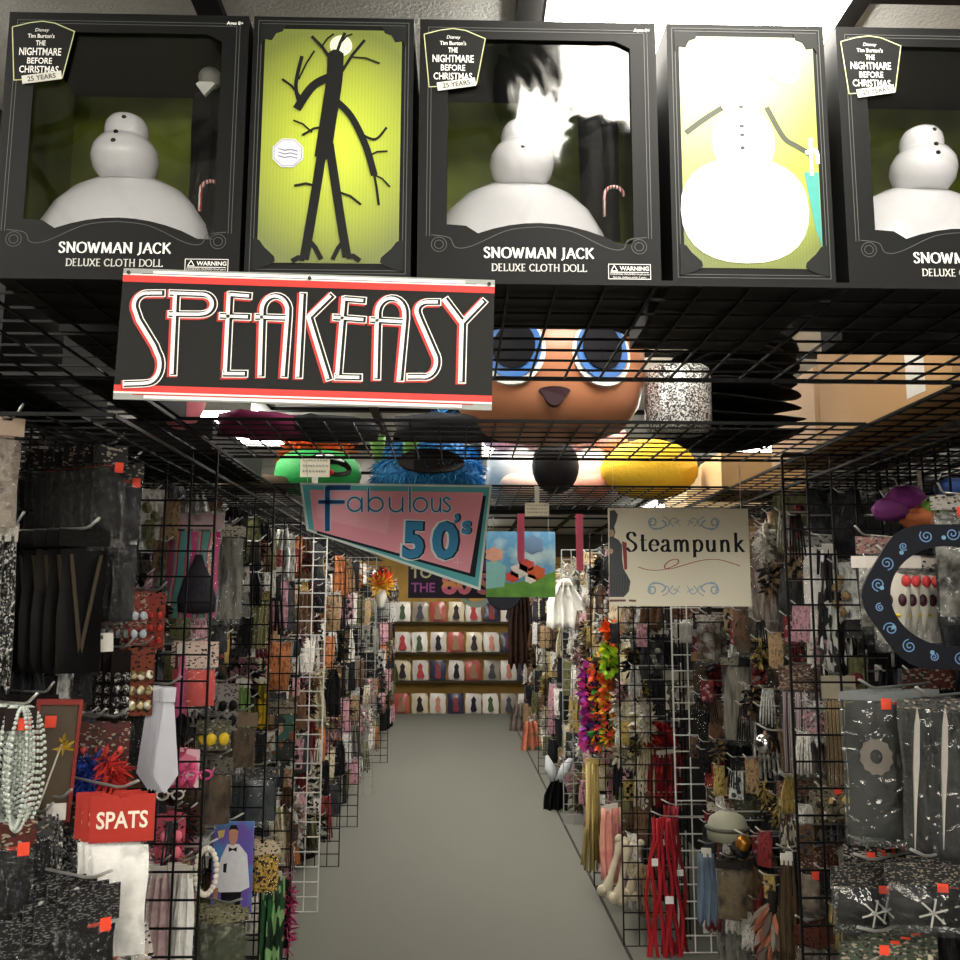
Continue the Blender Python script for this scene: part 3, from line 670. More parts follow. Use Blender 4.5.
for s in (-1, 1):
    for cy, vy in ((218, 1), (552, -1)):
        cx = 472
        def S(pts, w=6): pen(m, [tp((cx+s*x, cy+vy*y*(-1))) for x, y in smooth_line(pts)], w*tk, -.0006)
        S([(165, 10), (172, -8), (150, -14), (142, 4), (155, 20), (178, 8), (165, -26), (120, -30), (90, -10), (110, 12)], 8)
        S([(105, 30), (80, 15), (75, -8), (88, -18), (95, -4)], 5); S([(52, -20), (70, 5), (50, 22), (34, 8), (42, -4), (50, 4)], 5); S([(18, -18), (30, 0), (20, 14)], 4); S([(120, -30), (140, -36), (160, -34)], 4)
m.build('blue_scrolls', mat('93a8b8', .5), r)
m = MB(); m.prism([tp(p) for p in ((94, 160), (120, 156), (136, 180), (128, 215), (118, 240), (124, 268), (116, 292), (140, 305), (158, 330), (160, 400), (168, 450), (185, 478), (203, 510), (196, 560), (170, 588), (96, 588))], -.0006, 0); f = m.build('figure_print', mat('45494f', .5), r)
m = MB()
for k in range(7): pen(m, [tp(p) for p in smooth_line([(112+k*12, 478), (106+k*14, 520), (112+k*11, 580)])], 3*tk, -.0009)
m.build('pleat_print', mat('2c2f34', .5), f)
m = MB(); m.prism([tp(p) for p in ((158, 312), (182, 320), (186, 450), (172, 456))], -.0006, 0); m.build('red_lacing_print', mat('8c3c3c', .5), f)
m = MB(); m.prism([tp(p) for p in circ(104, 272, 14, 18)[:-1]], -.001, 0); m.prism([tp(p) for p in circ(102, 362, 12, 14)[:-1]], -.001, 0); m.build('gear_print', mat('b09a7c', .5), f)
m = MB(); m.prism([tp(p) for p in ((98, 600), (180, 600), (180, 610), (98, 612))], -.0006, 0); m.prism([tp(p) for p in ((196, 600), (232, 602), (232, 612), (196, 610))], -.0006, 0); m.build('ground_print', mat('6e4c40', .5), r)
m = MB(); a = tp((760, 150)); m.tube([(a[0], -.002, a[1]-.006), (a[0]+.002, 0, a[1]+.01), (a[0], -.01, 2.1-r.location.z)], .0013, 6)
a = tp((110, 150)); m.tube([(a[0], -.002, a[1]-.006), (a[0], -.01, 2.1-r.location.z)], .0006, 5); m.build('hanging_wire', CHR, r)

# TO THE 80'S and a cartoon-free picture sign behind
Y8 = 4.75
r, EW, EH = sign_root('shop_sign', "dark purple sign reading TO THE 80'S partly behind the pink sign", 'sign', (408, 553), (498, 553), (408, 598), Y8)
r.rotation_euler.y = 0; kk = EW/90
m = MB(); m.box(0, EW, 0, .004, 0, 45*kk); m.build('board', mat('211c26', .5), r)
m = MB(); type_mesh(m, 'TO', 13*kk, 20*kk, 15*kk, -.001, .02); m.build('lettering', mat('a8a886', .5), r)
m = MB(); type_mesh(m, 'THE', 15*kk, 6*kk, 13*kk, -.001, .02); m.build('lettering', mat('8a4a86', .5), r)
m = MB(); type_mesh(m, "80'S", 58*kk, 5*kk, 27*kk, -.001, .045, sx=1.1); m.build('numerals', pat(('b04a7c', 'c08a3c'), 9, 'noise', .5, (.1, .1, 4), 0), r)
m = MB(); m.prism([(62*kk, 34*kk), (84*kk, 40*kk), (84*kk, 36*kk), (90*kk, 30*kk), (84*kk, 24*kk), (84*kk, 28*kk), (62*kk, 26*kk)], -.002, -.001); m.build('arrow_print', mat('5a2c54', .5), r)
m = MB()
for x in (.1, .9): m.tube([(x*EW, .002, 45*kk), (x*EW, 0, 2.1-r.location.z)], .0011, 5)
m.build('hanging_wire', CHR, r)
r, EW, EH = sign_root('picture_sign', 'picture sign of a blue sky over green grass hanging over the aisle', 'sign', (486, 530), (555, 533), (486, 597), 4.70)
r.rotation_euler.y = 0; k = EW/69
m = MB(); m.box(0, EW, 0, .004, 0, 65*k); m.build('board', pat(('7fb2cc', '5a98c0', 'b4d0d0'), 6, 'noise', .5, (1, 1, 1), 0), r)
m = MB(); m.prism([(0, 0), (EW, 0), (EW, 26*k), (EW*.7, 18*k), (EW*.35, 13*k), (0, 20*k)], -.001, 0); m.build('grass_print', pat(('4c8a3a', '7cb04a'), 12, 'noise', .5), r)
m = MB(); m.prism([(0, 8*k), (18*k, 10*k), (20*k, 30*k), (10*k, 36*k), (0, 34*k)], -.0015, 0); m.build('teal_patch_print', mat('8ac4c0', .5), r)
for x, z, rr, c in ((33, 26, 8, 'd8d0c8'), (40, 31, 7, 'c85040'), (50, 24, 8, 'c86038'), (26, 20, 6, 'd04a3c'), (8, 42, 8, 'd8a088'), (44, 18, 5, 'e8e0d4'), (46, 52, 10, '6a88a8')):
    m = MB(); m.prism([((x+rr*math.cos(t*PI/6)*(1+.25*(t % 2)))*k, (z+rr*.8*math.sin(t*PI/6)*(1+.25*(t % 2)))*k) for t in range(12)], -.0022, 0); m.build('splash_print', mat(c, .5), r)
m = MB()
for x in (.1, .9): m.tube([(x*EW, .002, 65*k), (x*EW, 0, 2.1-r.location.z)], .0011, 5)
m.build('hanging_wire', CHR, r)
for px, y0, y1, l in ((521, 505, 562, 'pink ribbon strip hanging in front of the blue sky picture'), (580, 505, 571, 'pink ribbon strip hanging right of the blue sky picture')):
    a = at(px, y1, 4.55); w = .018; m = MB(); m.prism([(-w, .01), (-w*.5, 0), (w*.5, 0), (w, .01), (w, 2.08-a.z), (-w, 2.08-a.z)], -.002, .002); tag(m.build('ribbon_strip', mat('d8607c', .5), loc=a), l, 'ribbon', 'pink ribbon strips')

# ------------------------------------------------------------------ things on the overhead shelves
ZT = ZS+.006
FELT = mat('0e0d0e', .9, bump=.5, bscale=200, spec=.15)
# brown costume head with round blue eyes
p = at(548, 415, 2.72)
r = thing('mascot_mask', 'big brown costume head with round blue eyes on the second overhead shelf', 'costume head', (p.x, 2.72, ZT))
SK = mat('b87a58', .35, coat=.2, vary=.04)
m = MB(); m.lathe([(.001, 0), (.16, .004), (.225, .03), (.268, .09), (.29, .17), (.29, .26), (.26, .36), (.2, .43), (.1, .47), (.001, .48)], 48); m.v = [(x, y*.85, z) for x, y, z in m.v]; m.build('head', SK, r, True)
def on_head(x, z, d=0):
    R_ = .27 if z < .1 else .285; return -math.sqrt(max(0, R_**2-x*x))*.85-d
for sx in (-1, 1):
    cx, cz = .008+sx*.124, .205
    e = None
    for nm, rx, rz, dd, col in (('eye', .088, .096, .008, 'd8dad6'), ('iris', .076, .084, .014, '3f70b4'), ('pupil', .058, .064, .020, '0c0c12')):
        m = MB(); n = 28
        vs = []
        for k in range(n):
            x = cx+rx*math.cos(2*PI*k/n); z = cz+rz*math.sin(2*PI*k/n)+(.012 if nm == 'pupil' else .006 if nm == 'iris' else 0); vs.append((x, on_head(x, z, dd), z))
        vs2 = [(x, y+.02, z) for x, y, z in vs]; c = (cx, on_head(cx, cz, dd), cz)
        m.add(vs+vs2+[c], [(2*n, k, (k+1) % n) for k in range(n)]+[(k, k+n, (k+1) % n+n, (k+1) % n) for k in range(n)])
        o = m.build(nm, mat(col, .4, vary=0), r if e is None else e); e = e or o
m = MB(); n = 16; vs = [(-.004+.044*math.cos(t)*(1 if math.sin(t) > -.1 else .7), 0, .092+.042*math.sin(t)*(1 if math.sin(t) < 0 else .3)) for t in [2*PI*k/n for k in range(n)]]
vs = [(x, on_head(x, .08, .004), z) for x, y, z in vs]; m.add(vs+[(x, y+.03, z) for x, y, z in vs], [tuple(range(n-1, -1, -1))]+[(k, k+n, (k+1) % n+n, (k+1) % n) for k in range(n)]); m.build('mouth', mat('2a1018', .4), r)
m = MB(); m.lathe([(.305, .27), (.31, .3), (.29, .38), (.22, .46), (.1, .5), (.001, .51)], 40); m.v = [(x, y*.87+.005, z) for x, y, z in m.v]; m.build('hair', FELT, r, True)
# silver glitter drum hat
GLI = pat(('50504e', 'f4f4f0', '8e8e8c', 'ffffff', '3c3c3c', 'c4c4c2'), 260, 'vor', .3, bump=1, metal=.5)
p = at(680, 415, 2.6); m = MB()
m.lathe([(.001, 0), (.075, 0), (.09, .008), (.095, .03), (.096, .16), (.09, .186), (.075, .196), (.001, .2)], 32)
o = m.build('glitter_hat', GLI, None, True, loc=(p.x, 2.62, ZT)); tag(o, 'silver glitter hat next to the brown costume head', 'hat')
# stack of black felt hats
p = at(735, 440, 2.75)
for k in range(7):
    m = MB(); m.lathe([(.001, .100), (.054, .098), (.060, .09), (.082, .045), (.1, .008), (.14, .002), (.20, 0), (.206, .003), (.20, .006), (.14, .008), (.106, .014), (.088, .046), (.066, .092), (.058, .103), (.001, .105)], 28)
    m.v = [(x*1.0, y*.9, z+.03*abs(x/.2)**3) for x, y, z in m.v]
    o = m.build('felt_hat', FELT, None, True, loc=(p.x+.006*(k % 2), 2.74, ZT+.042*k), rot=(0, 0, .3*k))
    tag(o, 'black brimmed felt hat, %s of the stack beside the silver glitter hat' % (('bottom one', 'second from the bottom', 'third from the bottom', 'middle one', 'third from the top', 'second from the top', 'top one')[k]), 'hat', 'stacked black felt hats')
# cardboard cartons on the right shelf
CB = mat('a8835a', .8, bscale=8, vary=.06); TAPE = mat('c8c4bc', .4)
def carton(label, x, y, w, d, h, mt=CB, strip=True, z=ZT, nm='cardboard_box', cat='box', grp='cardboard boxes on the right overhead shelf'):
    r = thing(nm, label, cat, (x, y, z), (0, 0, 0), grp)
    m = MB(); m.box(0, w, 0, d, 0, h-.003); m.build('carton', mt, r)
    m = MB(); m.box(.002, w/2-.002, .002, d-.002, h-.0028, h); m.box(w/2+.002, w-.002, .002, d-.002, h-.0028, h); m.build('flaps', mt, r)
    if strip: m = MB(); m.box(-.0012, 0, d*.16, d*.28, h*.08, h*.96); m.build('label_strip', TAPE, r)
    return r
carton('large brown cardboard box with a white label strip on the right shelf', 1.13, 2.05, .45, .78, .30)
carton('pinkish tan cardboard box behind the large brown one', 1.13, 2.87, .42, .42, .27, mat('b89878', .8, vary=.06), False)
carton('small tan cardboard box above the cream sign', 1.12, 3.9, .36, .35, .17, mat('c4a070', .8, vary=.06), False)
carton('plain light cardboard box farthest along the right shelf', 1.12, 4.5, .4, .5, .2, mat('c8b28c', .8, vary=.06), False)
BC = mat('101010', .7, vary=.1, spec=.2)
carton('large black carton on the left overhead shelf nearest the sign', -1.33, 1.99, .33, .62, .29, BC, False, nm='black_carton', grp='black cartons on the overhead shelves')
carton('black carton at the left above the hanging suspenders', -.865, 1.99, .125, .5, .36, BC, False, nm='black_carton', grp='black cartons on the overhead shelves')
carton('long low black carton farther along the left overhead shelf', -1.34, 2.95, .55, .75, .10, BC, False, nm='black_carton', grp='black cartons on the overhead shelves')
carton('black carton tucked behind the SPEAKEASY sign', -.74, 1.68, .5, .28, .3, BC, False, nm='black_carton', grp='black cartons on the overhead shelves')
carton('black carton behind the middle snowman box', -.2, 1.67, .22, .29, .3, BC, False, nm='black_carton', grp='black cartons on the overhead shelves')
carton('black carton behind the snowman box at the right edge', .72, 1.68, .7, .1, .4, BC, False, nm='black_carton', grp='black cartons on the overhead shelves')
m = MB(); m.ball((0, 0, .13), .13, (1, .8, 1), 20, 12); m.v = [(x*.55, y*.8, z*.9) for x, y, z in m.v]; tag(m.build('pink_ball', mat('c8707c', .5), None, True, loc=(-.795, 2.62, ZT)), 'pink rounded toy peeping out left of the SPEAKEASY sign', 'toy')
# green costume head, orange tuft, note
p = at(318, 482, 4.05)
r = thing('mascot_mask', 'bright green costume head with a wide black mouth', 'costume head', (p.x, 4.05, ZT))
GR = mat('2c9a4c', .6, bump=.3, bscale=150)
m = MB(); m.lathe([(.001, 0), (.14, .004), (.175, .03), (.19, .08), (.18, .13), (.14, .17), (.001, .185)], 32); m.build('head', GR, r, True)
m = MB(); n = 20; vs = []
for k in range(n):
    t = 2*PI*k/n; x = .075+.085*math.cos(t); z = .10+.045*math.sin(t)-.25*(x-.075)*.6; vs.append((x, -math.sqrt(max(.001, .193**2-x*x))-.006, z))
m.add(vs+[(x, y+.03, z) for x, y, z in vs], [tuple(range(n-1, -1, -1))]+[(k, k+n, (k+1) % n+n, (k+1) % n) for k in range(n)]); mo = m.build('mouth', mat('120c0c', .5), r)
m = MB(); m.ball((.06, -.178, .068), .028, (1.2, .5, .6), 14, 8); m.build('tongue', mat('c02a30', .5), mo, True)
m = MB(); m.tube([(.02, -.205, .13), (.08, -.19, .132), (.13, -.15, .118)], [.006, .011, .004], 8); m.build('teeth', INK, mo, True)
m = MB(); m.fur([(-.13, 0, .19), (.12, -.02, .18)], .03, 260, .06, 5); m.build('orange_tuft', mat('d8602c', .7), r)
NOTE = mat('d8d4c0', .7)
def note(px0, py0, px1, py1, Y, label):
    a = at(px0, py1, Y); b = at(px1, py0, Y); m = MB(); m.box(0, b.x-a.x, 0, .001, 0, b.z-a.z); r = thing('note_card', label, 'note', a, (0, 0, 0), 'handwritten note cards')
    m.build('card', NOTE, r); m = MB(); rg = random.Random(px0); w = b.x-a.x; h = b.z-a.z
    for k in range(3):
        z = h*(.78-.27*k); x = w*.08
        while x < w*.88:
            l = w*(.05+.05*rg.random()); pen(m, [(x, z), (x+l*.4, z+h*.1), (x+l*.7, z-h*.02), (x+l, z+h*.08)], w*.012, -.0006); x += l*1.35
    m.build('handwriting', mat('4a4a48', .6), r)
    zz = 2.105-a.z; m = MB(); m.box(w*.4, w*.6, .001, .004, min(zz, h*.5), max(zz, h*.5)); m.build('tape', TAPE, r)
note(300, 457, 330, 477, 3.722, 'white handwritten note pinned in front of the green costume head')
note(525, 503, 549, 516, 3.722, 'small handwritten note below the dotted bows')
# blue shaggy head with an open mouth
p = at(428, 482, 4.1)
r = thing('mascot_mask', 'shaggy blue fur costume head with a dark open mouth', 'costume head', (p.x, 4.1, ZT))
m = MB(); m.lathe([(.001, 0), (.18, .004), (.225, .04), (.23, .1), (.2, .17), (.13, .24), (.001, .27)], 28); m.build('head', mat('1f5f8e', .8), r, True)
m = MB(); prof = [(.2, .02), (.228, .07), (.225, .13), (.19, .19), (.12, .245)]; rg = random.Random(9)
for k in range(5):
    rr, z = prof[k]
    pts = [(rr*math.cos(t*PI/14), rr*math.sin(t*PI/14), z) for t in range(-14, 15)]; m.fur(pts, .01, 1500, .036, 20+k, 3, .045, .7)
m.fur([(.09, -.05, .25), (.05, -.08, .36)], .02, 200, .04, 33, 3)
m.build('fur', [mat('2a86c0', .7), mat('1a5a90', .7), mat('58aeda', .7)], r)
m = MB(); n = 24; vs = []
for k in range(n):
    t = 2*PI*k/n; x = .02+.14*math.cos(t); z = .115+.05*math.sin(t); vs.append((x, -math.sqrt(max(.001, .25**2-x*x))-.022, z))
m.add(vs+[(x, y+.06, z) for x, y, z in vs], [tuple(range(n-1, -1, -1))]+[(k, k+n, (k+1) % n+n, (k+1) % n) for k in range(n)]); m.build('mouth', mat('17100f', .6), r)
for px, k in ((376, 0), (411, 1)):
    a = at(px, 462, 3.84); m = MB(); m.lathe([(.001, 0), (.012, .02), (.03, .07), (.038, .12), (.001, .125)], 14)
    m.v = [(x+.25*(z-.1)*(1 if k else -.3)+a.x-p.x, y*.5-.22, z+a.z-ZT) for x, y, z in m.v]; o = m.build('felt_spike', mat('5c8a3c', .6), r, True); o['label'] = 'pointed green felt spike'
# two plain heads with dotted bows, yellow plush, dark ball
BOW = pat(('c43450', 'f0e6e6'), 55, 'wave', .5, (1, 1, 1.6), 0)
for px, tint, l in ((518, 'd8b8a8', 'pale costume head under a pink and white dotted bow'), (588, 'c88a74', 'tan costume head with a red and white bow beside the yellow plush')):
    p = at(px, 512, 4.38); r = thing('mascot_mask', l, 'costume head', (p.x, 4.38, ZT), (0, 0, 0), 'costume heads with bows')
    m = MB(); m.lathe([(.001, 0), (.1, .004), (.14, .04), (.155, .12), (.15, .2), (.11, .27), (.001, .3)], 28); m.build('head', mat('e8e4e0' if px == 518 else 'e0d4ce', .4), r, True)
    m = MB(); m.ball((0, -.13, .07), .075, (1.25, .8, .8), 18, 10); m.build('muzzle', mat(tint, .5), r, True)
    m = MB()
    for s in (-1, 1): m.ball((s*.09, -.11, .30), .088, (1, .5, .7), 16, 10, .12, 3)
    m.ball((0, -.13, .29), .035, (1, .8, 1), 10, 8); m.build('bow', BOW, r, True)
m = MB(); m.ball((0, 0, .13), .13, (1, .8, 1), 20, 12); m.v = [(x*.8, y*.8, z*.95) for x, y, z in m.v]; p = at(556, 470, 4.0); tag(m.build('black_ball', mat('1c1a1c', .4), None, True, loc=(p.x, 4.02, ZT)), 'glossy black round shape between the two bow heads', 'costume part')
p = at(650, 480, 4.2); m = MB(); m.ball((0, 0, .14), .145, (1.55, .8, .95), 24, 14, .05, 8); tag(m.build('plush_animal', mat('e0b428', .7, bump=.4), None, True, loc=(p.x-.0, 4.2, ZT)), 'plump yellow plush body on the third overhead shelf', 'plush toy')
# grey and magenta folded stock at the left of the shelves
for px, Y, w, h, c, l in ((262, 2.75, .26, .07, '7c2450', 'folded magenta cloth on the second shelf under the sign'), (330, 2.8, .3, .07, '303236', 'folded charcoal cloth beside the magenta one'), (450, 2.8, .34, .08, '3a3c40', 'folded grey cloth under the right end of the sign')):
    p = at(px, 420, Y); m = MB(); m.pillow(w, h, .4, 0, h+.004, 10, 4, 3, .2); tag(m.build('folded_cloth', mat(c, .8, bump=.4), None, True, loc=(p.x, Y, ZT)), l, 'cloth', 'folded cloths on the second shelf')
m = MB(); m.lathe([(.001, 0), (.14, .004), (.15, .02), (.14, .05), (.001, .06)], 28); p = at(255, 470, 3.9); tag(m.build('round_cushion', mat('6c5a4c', .7), None, True, loc=(p.x, 3.95, ZT)), 'flat brown round pad left of the green costume head', 'cushion')

# ------------------------------------------------------------------ goods: makers (hung from the origin, facing -y)
PL = plastic(.04, .07, 1.0, 50); PLG = plastic(.03, .12, .8, 13, 'f0f2f2', .02); PLH = plastic(.06, .15, .9, 30, 'f4f4f4', .06)
STK = mat('e8482c', .5)
def eye(m, w=.006):
    m.tube([(w*math.cos(t*PI/4), 0, .006+w*math.sin(t*PI/4)) for t in range(8)], .0012, 4, True)
def bag(w, h, hc, cm, t=.02, hh=.05, pl=None, sticker=False, text=None, seed=0, nm='packaged_accessory', loc=(0, 0, 0), lettering='e6dcc8'):
    t *= .75
    r = thing(nm, '', 'package', loc)
    m = MB()
    pts = [(-w/2, 0), (-w/2, -hh), (w/2, -hh), (w/2, 0), (.012, 0), (.008, -.008), (-.008, -.008), (-.012, 0)]
    m.prism(pts, -.0022, .0022); hd = m.build('header_card', (mat(hc, .5) if text or seed % 4 == 0 else pat((hc, hc, hc, '1a1614', hc, '8c8272' if seed % 3 else hc), 170+seed % 60, 'vor', .4, (.7, 1, 1.2), 0)) if isinstance(hc, str) else hc, r)
    if text:
        m = MB(); type_mesh(m, text, 0, -hh*.7, hh*.5, -.0028, .02, sx=.8); m.build('lettering', mat(lettering, .5), hd)
    if sticker:
        m = MB(); m.box(w*.12, w*.12+.022, -.0034, -.0024, -hh-.02, -hh+.006); m.build('price_sticker', STK, r)
    m = MB(); m.pillow(w*.86, h-hh-.03, t, 0, -hh-.008, 8, 10, seed, .5); m.build('contents', cm, r, True)
    if pl is not False:
        m = MB(); m.pillow(w*.99, h-hh+.004, t*1.3, 0, -hh+.004, 6, 8, seed+1, .3); m.build('clear_bag', pl or PL, r, True)
    return r
def necktie(col, h=.34):
    r = thing('necktie', '', 'necktie'); m = MB()
    m.prism([(-.018, 0), (.018, 0), (.016, -.04), (-.016, -.04)], -.008, .008); m.build('knot', mat(col, .5), r)
    m = MB(); m.prism([(-.014, -.042), (.014, -.042), (.034, -h+.05), (0, -h), (-.034, -h+.05)], -.002, .002); m.build('blade', mat(col, .55, bscale=10), r)
    return r
def beads(col, n=4, L=.26, rb=.006, w=.06, rough=.2, seed=0):
    r = thing('bead_necklace', '', 'necklace'); m = MB(); rg = random.Random(seed)
    for k in range(n):
        ww = w*(.4+.6*k/max(1, n-1)); LL = L*(.85+.15*rg.random()); N = int(LL*2/(rb*2.0))
        for i in range(N):
            t = i/N*2*PI; m.ball((ww/2*math.sin(t)*(1-.4*math.cos(t)*0)+.003*k, .006*k-.01, -LL/2+LL/2*math.cos(t)), rb, (1, 1, 1), 6, 4)
    m.build('bead_strings', mat(col, rough, coat=.4), r, True)
    m = MB(); m.box(-.03, .03, -.001, .001, -.045, 0); m.build('header_card', mat('201414', .5), r)
    m = MB(); m.box(-.005, .02, -.003, -.0012, -.045, -.02); m.build('price_sticker', STK, r); return r
def hanging(nm, cat, w, h, m_, folds=3, amp=.014, seed=0, top=.5, flare=0, clip=None):
    r = thing(nm, '', cat); m = MB(); m.drape(w, h, folds, amp, .004, -.02, 24, 8, top, seed, flare); m.build('fabric', m_, r, True)
    m = MB(); m.box(-.02, .02, -.004, .004, -.035, 0); m.build('header_card', mat(clip or 'c8c4bc', .5), r); return r
def tuft(nm, cat, pts, rad, n, ln, mats, seed=0, wid=.1, down=.2, stem='201c18', core=None):
    r = thing(nm, '', cat); m = MB(); m.fur(pts, rad, n, ln, seed, len(mats), wid, down); m.build('feathers', mats, r)
    m = MB(); m.tube([(0, 0, 0)]+[tuple(q) for q in pts], max(.003, rad*.8), 8); m.build('core', mat(core or stem, .8), r, True); return r
def carded(w, h, cc, blobs, bm, seed=0, nm='carded_accessory', text=None, sticker=False, rows=3, cols=2, br=.012, lettering='e6dcc8'):
    r = thing(nm, '', 'package'); m = MB(); m.prism([(-w/2, -.004), (-w/2, -h), (w/2, -h), (w/2, -.004), (.01, 0), (.006, -.008), (-.006, -.008), (-.01, 0)], -.001, .001); cd_ = m.build('backing_card', pat((cc, cc, cc, '1c1614', cc, '8c8272' if seed % 2 else cc), 190, 'vor', .4, (.7, 1, 1.2), 0) if isinstance(cc, str) else cc, r)
    for i in range(cols):
        for j in range(rows): m = MB(); m.ball(((i+.5)/cols*w*.9-w*.45, -.010, -h*.3-(j+.5)/rows*h*.65), br, (1, .6, 1.15), 10, 6, .25, seed+i*7+j); m.build('charm', bm, r, True)
    if text: m = MB(); type_mesh(m, text, 0, -h*.2, h*.1, -.002, .02, sx=.7); m.build('lettering', mat(lettering, .5), cd_)
    if sticker: m = MB(); m.box(w*.1, w*.1+.02, -.003, -.0014, -h*.28, -h*.28+.02); m.build('price_sticker', STK, r)
    return r
HK = thing('display_hook', 'silver wire display hook', 'hook')
m = MB(); m.tube([(0, 0, 0), (.22, 0, 0), (.235, 0, .004), (.262, 0, .024)], .0032, 7); m.build('prong', CHR, HK, True)
m = MB(); m.box(-.004, .002, -.012, .012, -.035, .02); m.build('backplate', CHR, HK)
hooks = [0]
BX = {-1: -1.115, 1: 1.392, 2: 1.152}
def hook(side, y, z, xtip, label, dy=0.):
    "prong from the wire wall to xtip; dy: how far the wall end lies behind the tip"
    root = Vector((BX[side], y+dy, z)); tip = Vector((xtip, y, z)); d = tip-root; L = d.length; rot = (0, 0, math.atan2(d.y, d.x))
    if hooks[0] == 0: h = HK; h.location = root; h.rotation_euler = rot; h['label'] = label; h['group'] = 'wire display hooks'
    else: h = dup(HK, root, rot, label, 'wire display hooks')
    hooks[0] += 1; h.scale = (max(.2, L/.262), 1, 1); return h
def row(proto, px, py, Y, n, label, group, side=None, step=.03, yaw=0, tilt=0, first=None, jit=.12, seed=1, dz=0, withhook=True, hooklabel=None):
    "n copies along a hook; the first stands at the aisle end, seen at px,py"
    p = at(px, py, Y); side = side or (-1 if p.x < 0 else (1 if Y < 4.7 else 2)); rg = random.Random(seed+int(px)+int(py)*3)
    s = -1 if side < 0 else 1; th = math.radians(yaw); jit = min(jit, .07)
    vx = s*(step*.66+.018*math.sin(th)); vy = min(.025*math.cos(th), abs(vx)*.9)
    for k in range(n):
        loc = (p.x+vx*k, p.y+vy*k, p.z-.012+dz*k); rot = (rg.uniform(-.02, .02), tilt, -s*th+rg.uniform(-jit, jit))
        if k == 0: proto.location = loc; proto.rotation_euler = rot; o = proto; o['label'] = first or ('frontmost '+label if n > 1 else label)
        else: o = dup(proto, loc, rot, 'further '+label)
        if group: o['group'] = group
    if withhook:
        t = abs(BX[side]-p.x); hook(side, p.y+.003, p.z-.006, p.x-s*.03, (hooklabel or ('wire hook holding the '+(group or label.split(',')[0])))[:110], vy/abs(vx)*t)
    return proto

# ------------------------------------------------------------------ left racks, nearest bay
DK = mat('08080a', .55, bump=.5, bscale=60, spec=.25); DKS = pat(('080809', '1e1e22', '0c0c10'), 30, 'noise', .35, (1, 1, .3), .8)
SILV = pat(('202020', 'd8d8d4', '606060', '141414', '8c8c88', '181818'), 230, 'vor', .3, (1, 1, 1), .8, .2)
BRN = pat(('2c241c', '5a4a38', '3c3024'), 18, 'noise', .5, (1, 1, .4), .4); WHT = pat(('dcdcd8', 'f4f2ee', 'c8c8c4'), 14, 'noise', .5)
RED = pat(('8c1c1c', 'c83a30', '5a1010'), 40, 'noise', .6); 
def R_(*a, **k): return row(*a, **k)
R_(bag(.085, .26, '141214', DK, .02, .05, PL, True, None, 2), 112, 440, 2.35, 8, 'slim black packet with an orange sticker on the top left hook', 'slim black packets on the top left hook', step=.034, yaw=38)
R_(bag(.08, .22, '1a1414', DKS, .02, .05, PL, True, None, 5), 130, 458, 2.6, 4, 'slim dark packet on the second hook from the top left', 'slim dark packets on the second left hook', step=.035, yaw=38)
wc = bag(.12, .36, '0e0e0e', pat(('060606', '1c1814', '0a0909'), 9, 'vor', .4, (1, 1, .5), .5), .018, .04, False, False, None, 6)
m = MB(); m.prism([(-.038, -.06), (-.03, -.06), (.002, -.27), (-.004, -.29)], -.016, -.011); m.build('lapel', mat('3a3024', .6), wc); m = MB(); m.prism([(.038, -.06), (.03, -.06), (-.002, -.27), (.004, -.29)], -.019, -.0161); m.build('lapel', mat('3a3024', .6), wc)
R_(wc, 86, 525, 2.25, 6, 'long dark bagged waistcoat on the left rack', 'long dark bagged waistcoats on the left', step=.04, yaw=42)
R_(bag(.075, .30, '101010', DKS, .02, .05, PL, False, None, 15), 128, 520, 2.7, 5, 'black glossy packet right of the waistcoats', 'black glossy packets right of the waistcoats', step=.03, yaw=45)
R_(hanging('sequin_strip', 'trim strip', .05, .33, SILV, 2, .006, 3, .8), 9, 520, 2.05, 2, 'silver sequin strip at the left edge', 'silver sequin strips at the left edge', step=.03, yaw=35)
R_(bag(.07, .26, 'b09a88', pat(('8c8074', 'b8aca0', '48403a'), 30, 'noise', .4), .02, .04, PL), 8, 412, 2.0, 3, 'pale clear packet at the top left edge', 'pale clear packets at the top left edge', step=.03, yaw=35)
R_(carded(.055, .16, '7c2c20', 0 or 3, mat('b8c4cc', .3, vary=.05), 3, rows=2, cols=2, br=.011), 140, 586, 2.75, 7, 'little card of pale blue-white oval jewels', 'little cards of oval jewels on the left', step=.028, yaw=35)
R_(carded(.06, .17, '7c3024', 0, RED, 4, rows=3, cols=2, br=.009), 156, 588, 2.82, 2, 'red patterned card right of the oval jewels', 'red patterned cards right of the oval jewels', step=.03, yaw=30)
R_(carded(.075, .19, '743a28', 0, pat(('c8b88c', 'f0ecd8', '7a6a48'), 60, 'vor', .25, bump=1, metal=.3), 6, rows=3, cols=3, br=.012), 142, 643, 2.7, 2, 'orange-topped card of gold and silver jewels', 'orange-topped cards of gold jewels', step=.035, yaw=30)
R_(carded(.055, .2, '1a1010', 0, SILV, 8, rows=4, cols=2, br=.012), 122, 645, 2.65, 7, 'dark card of silver crystal drops', 'dark cards of silver crystal drops', step=.028, yaw=38)
o = MB(); o.box(0, .068, 0, .002, 0, .045); p = at(83, 653, 2.3); r = thing('price_card', 'white price card tilted on the hook end above the red-framed box', 'price card', p, (0, -.05, math.radians(20)))
o.build('card', mat('d0ccc4', .6), r); o = MB(); o.box(.02, .045, -.001, -.0002, .03, .04); o.build('barcode', mat('55504c', .6), r)
R_(beads('c8d0c8', 6, .27, .0045, .075, .2, 4), 22, 702, 2.0, 4, 'bundle of pearly white bead strings at the left edge', 'bundles of pearly bead strings', step=.035, yaw=30)
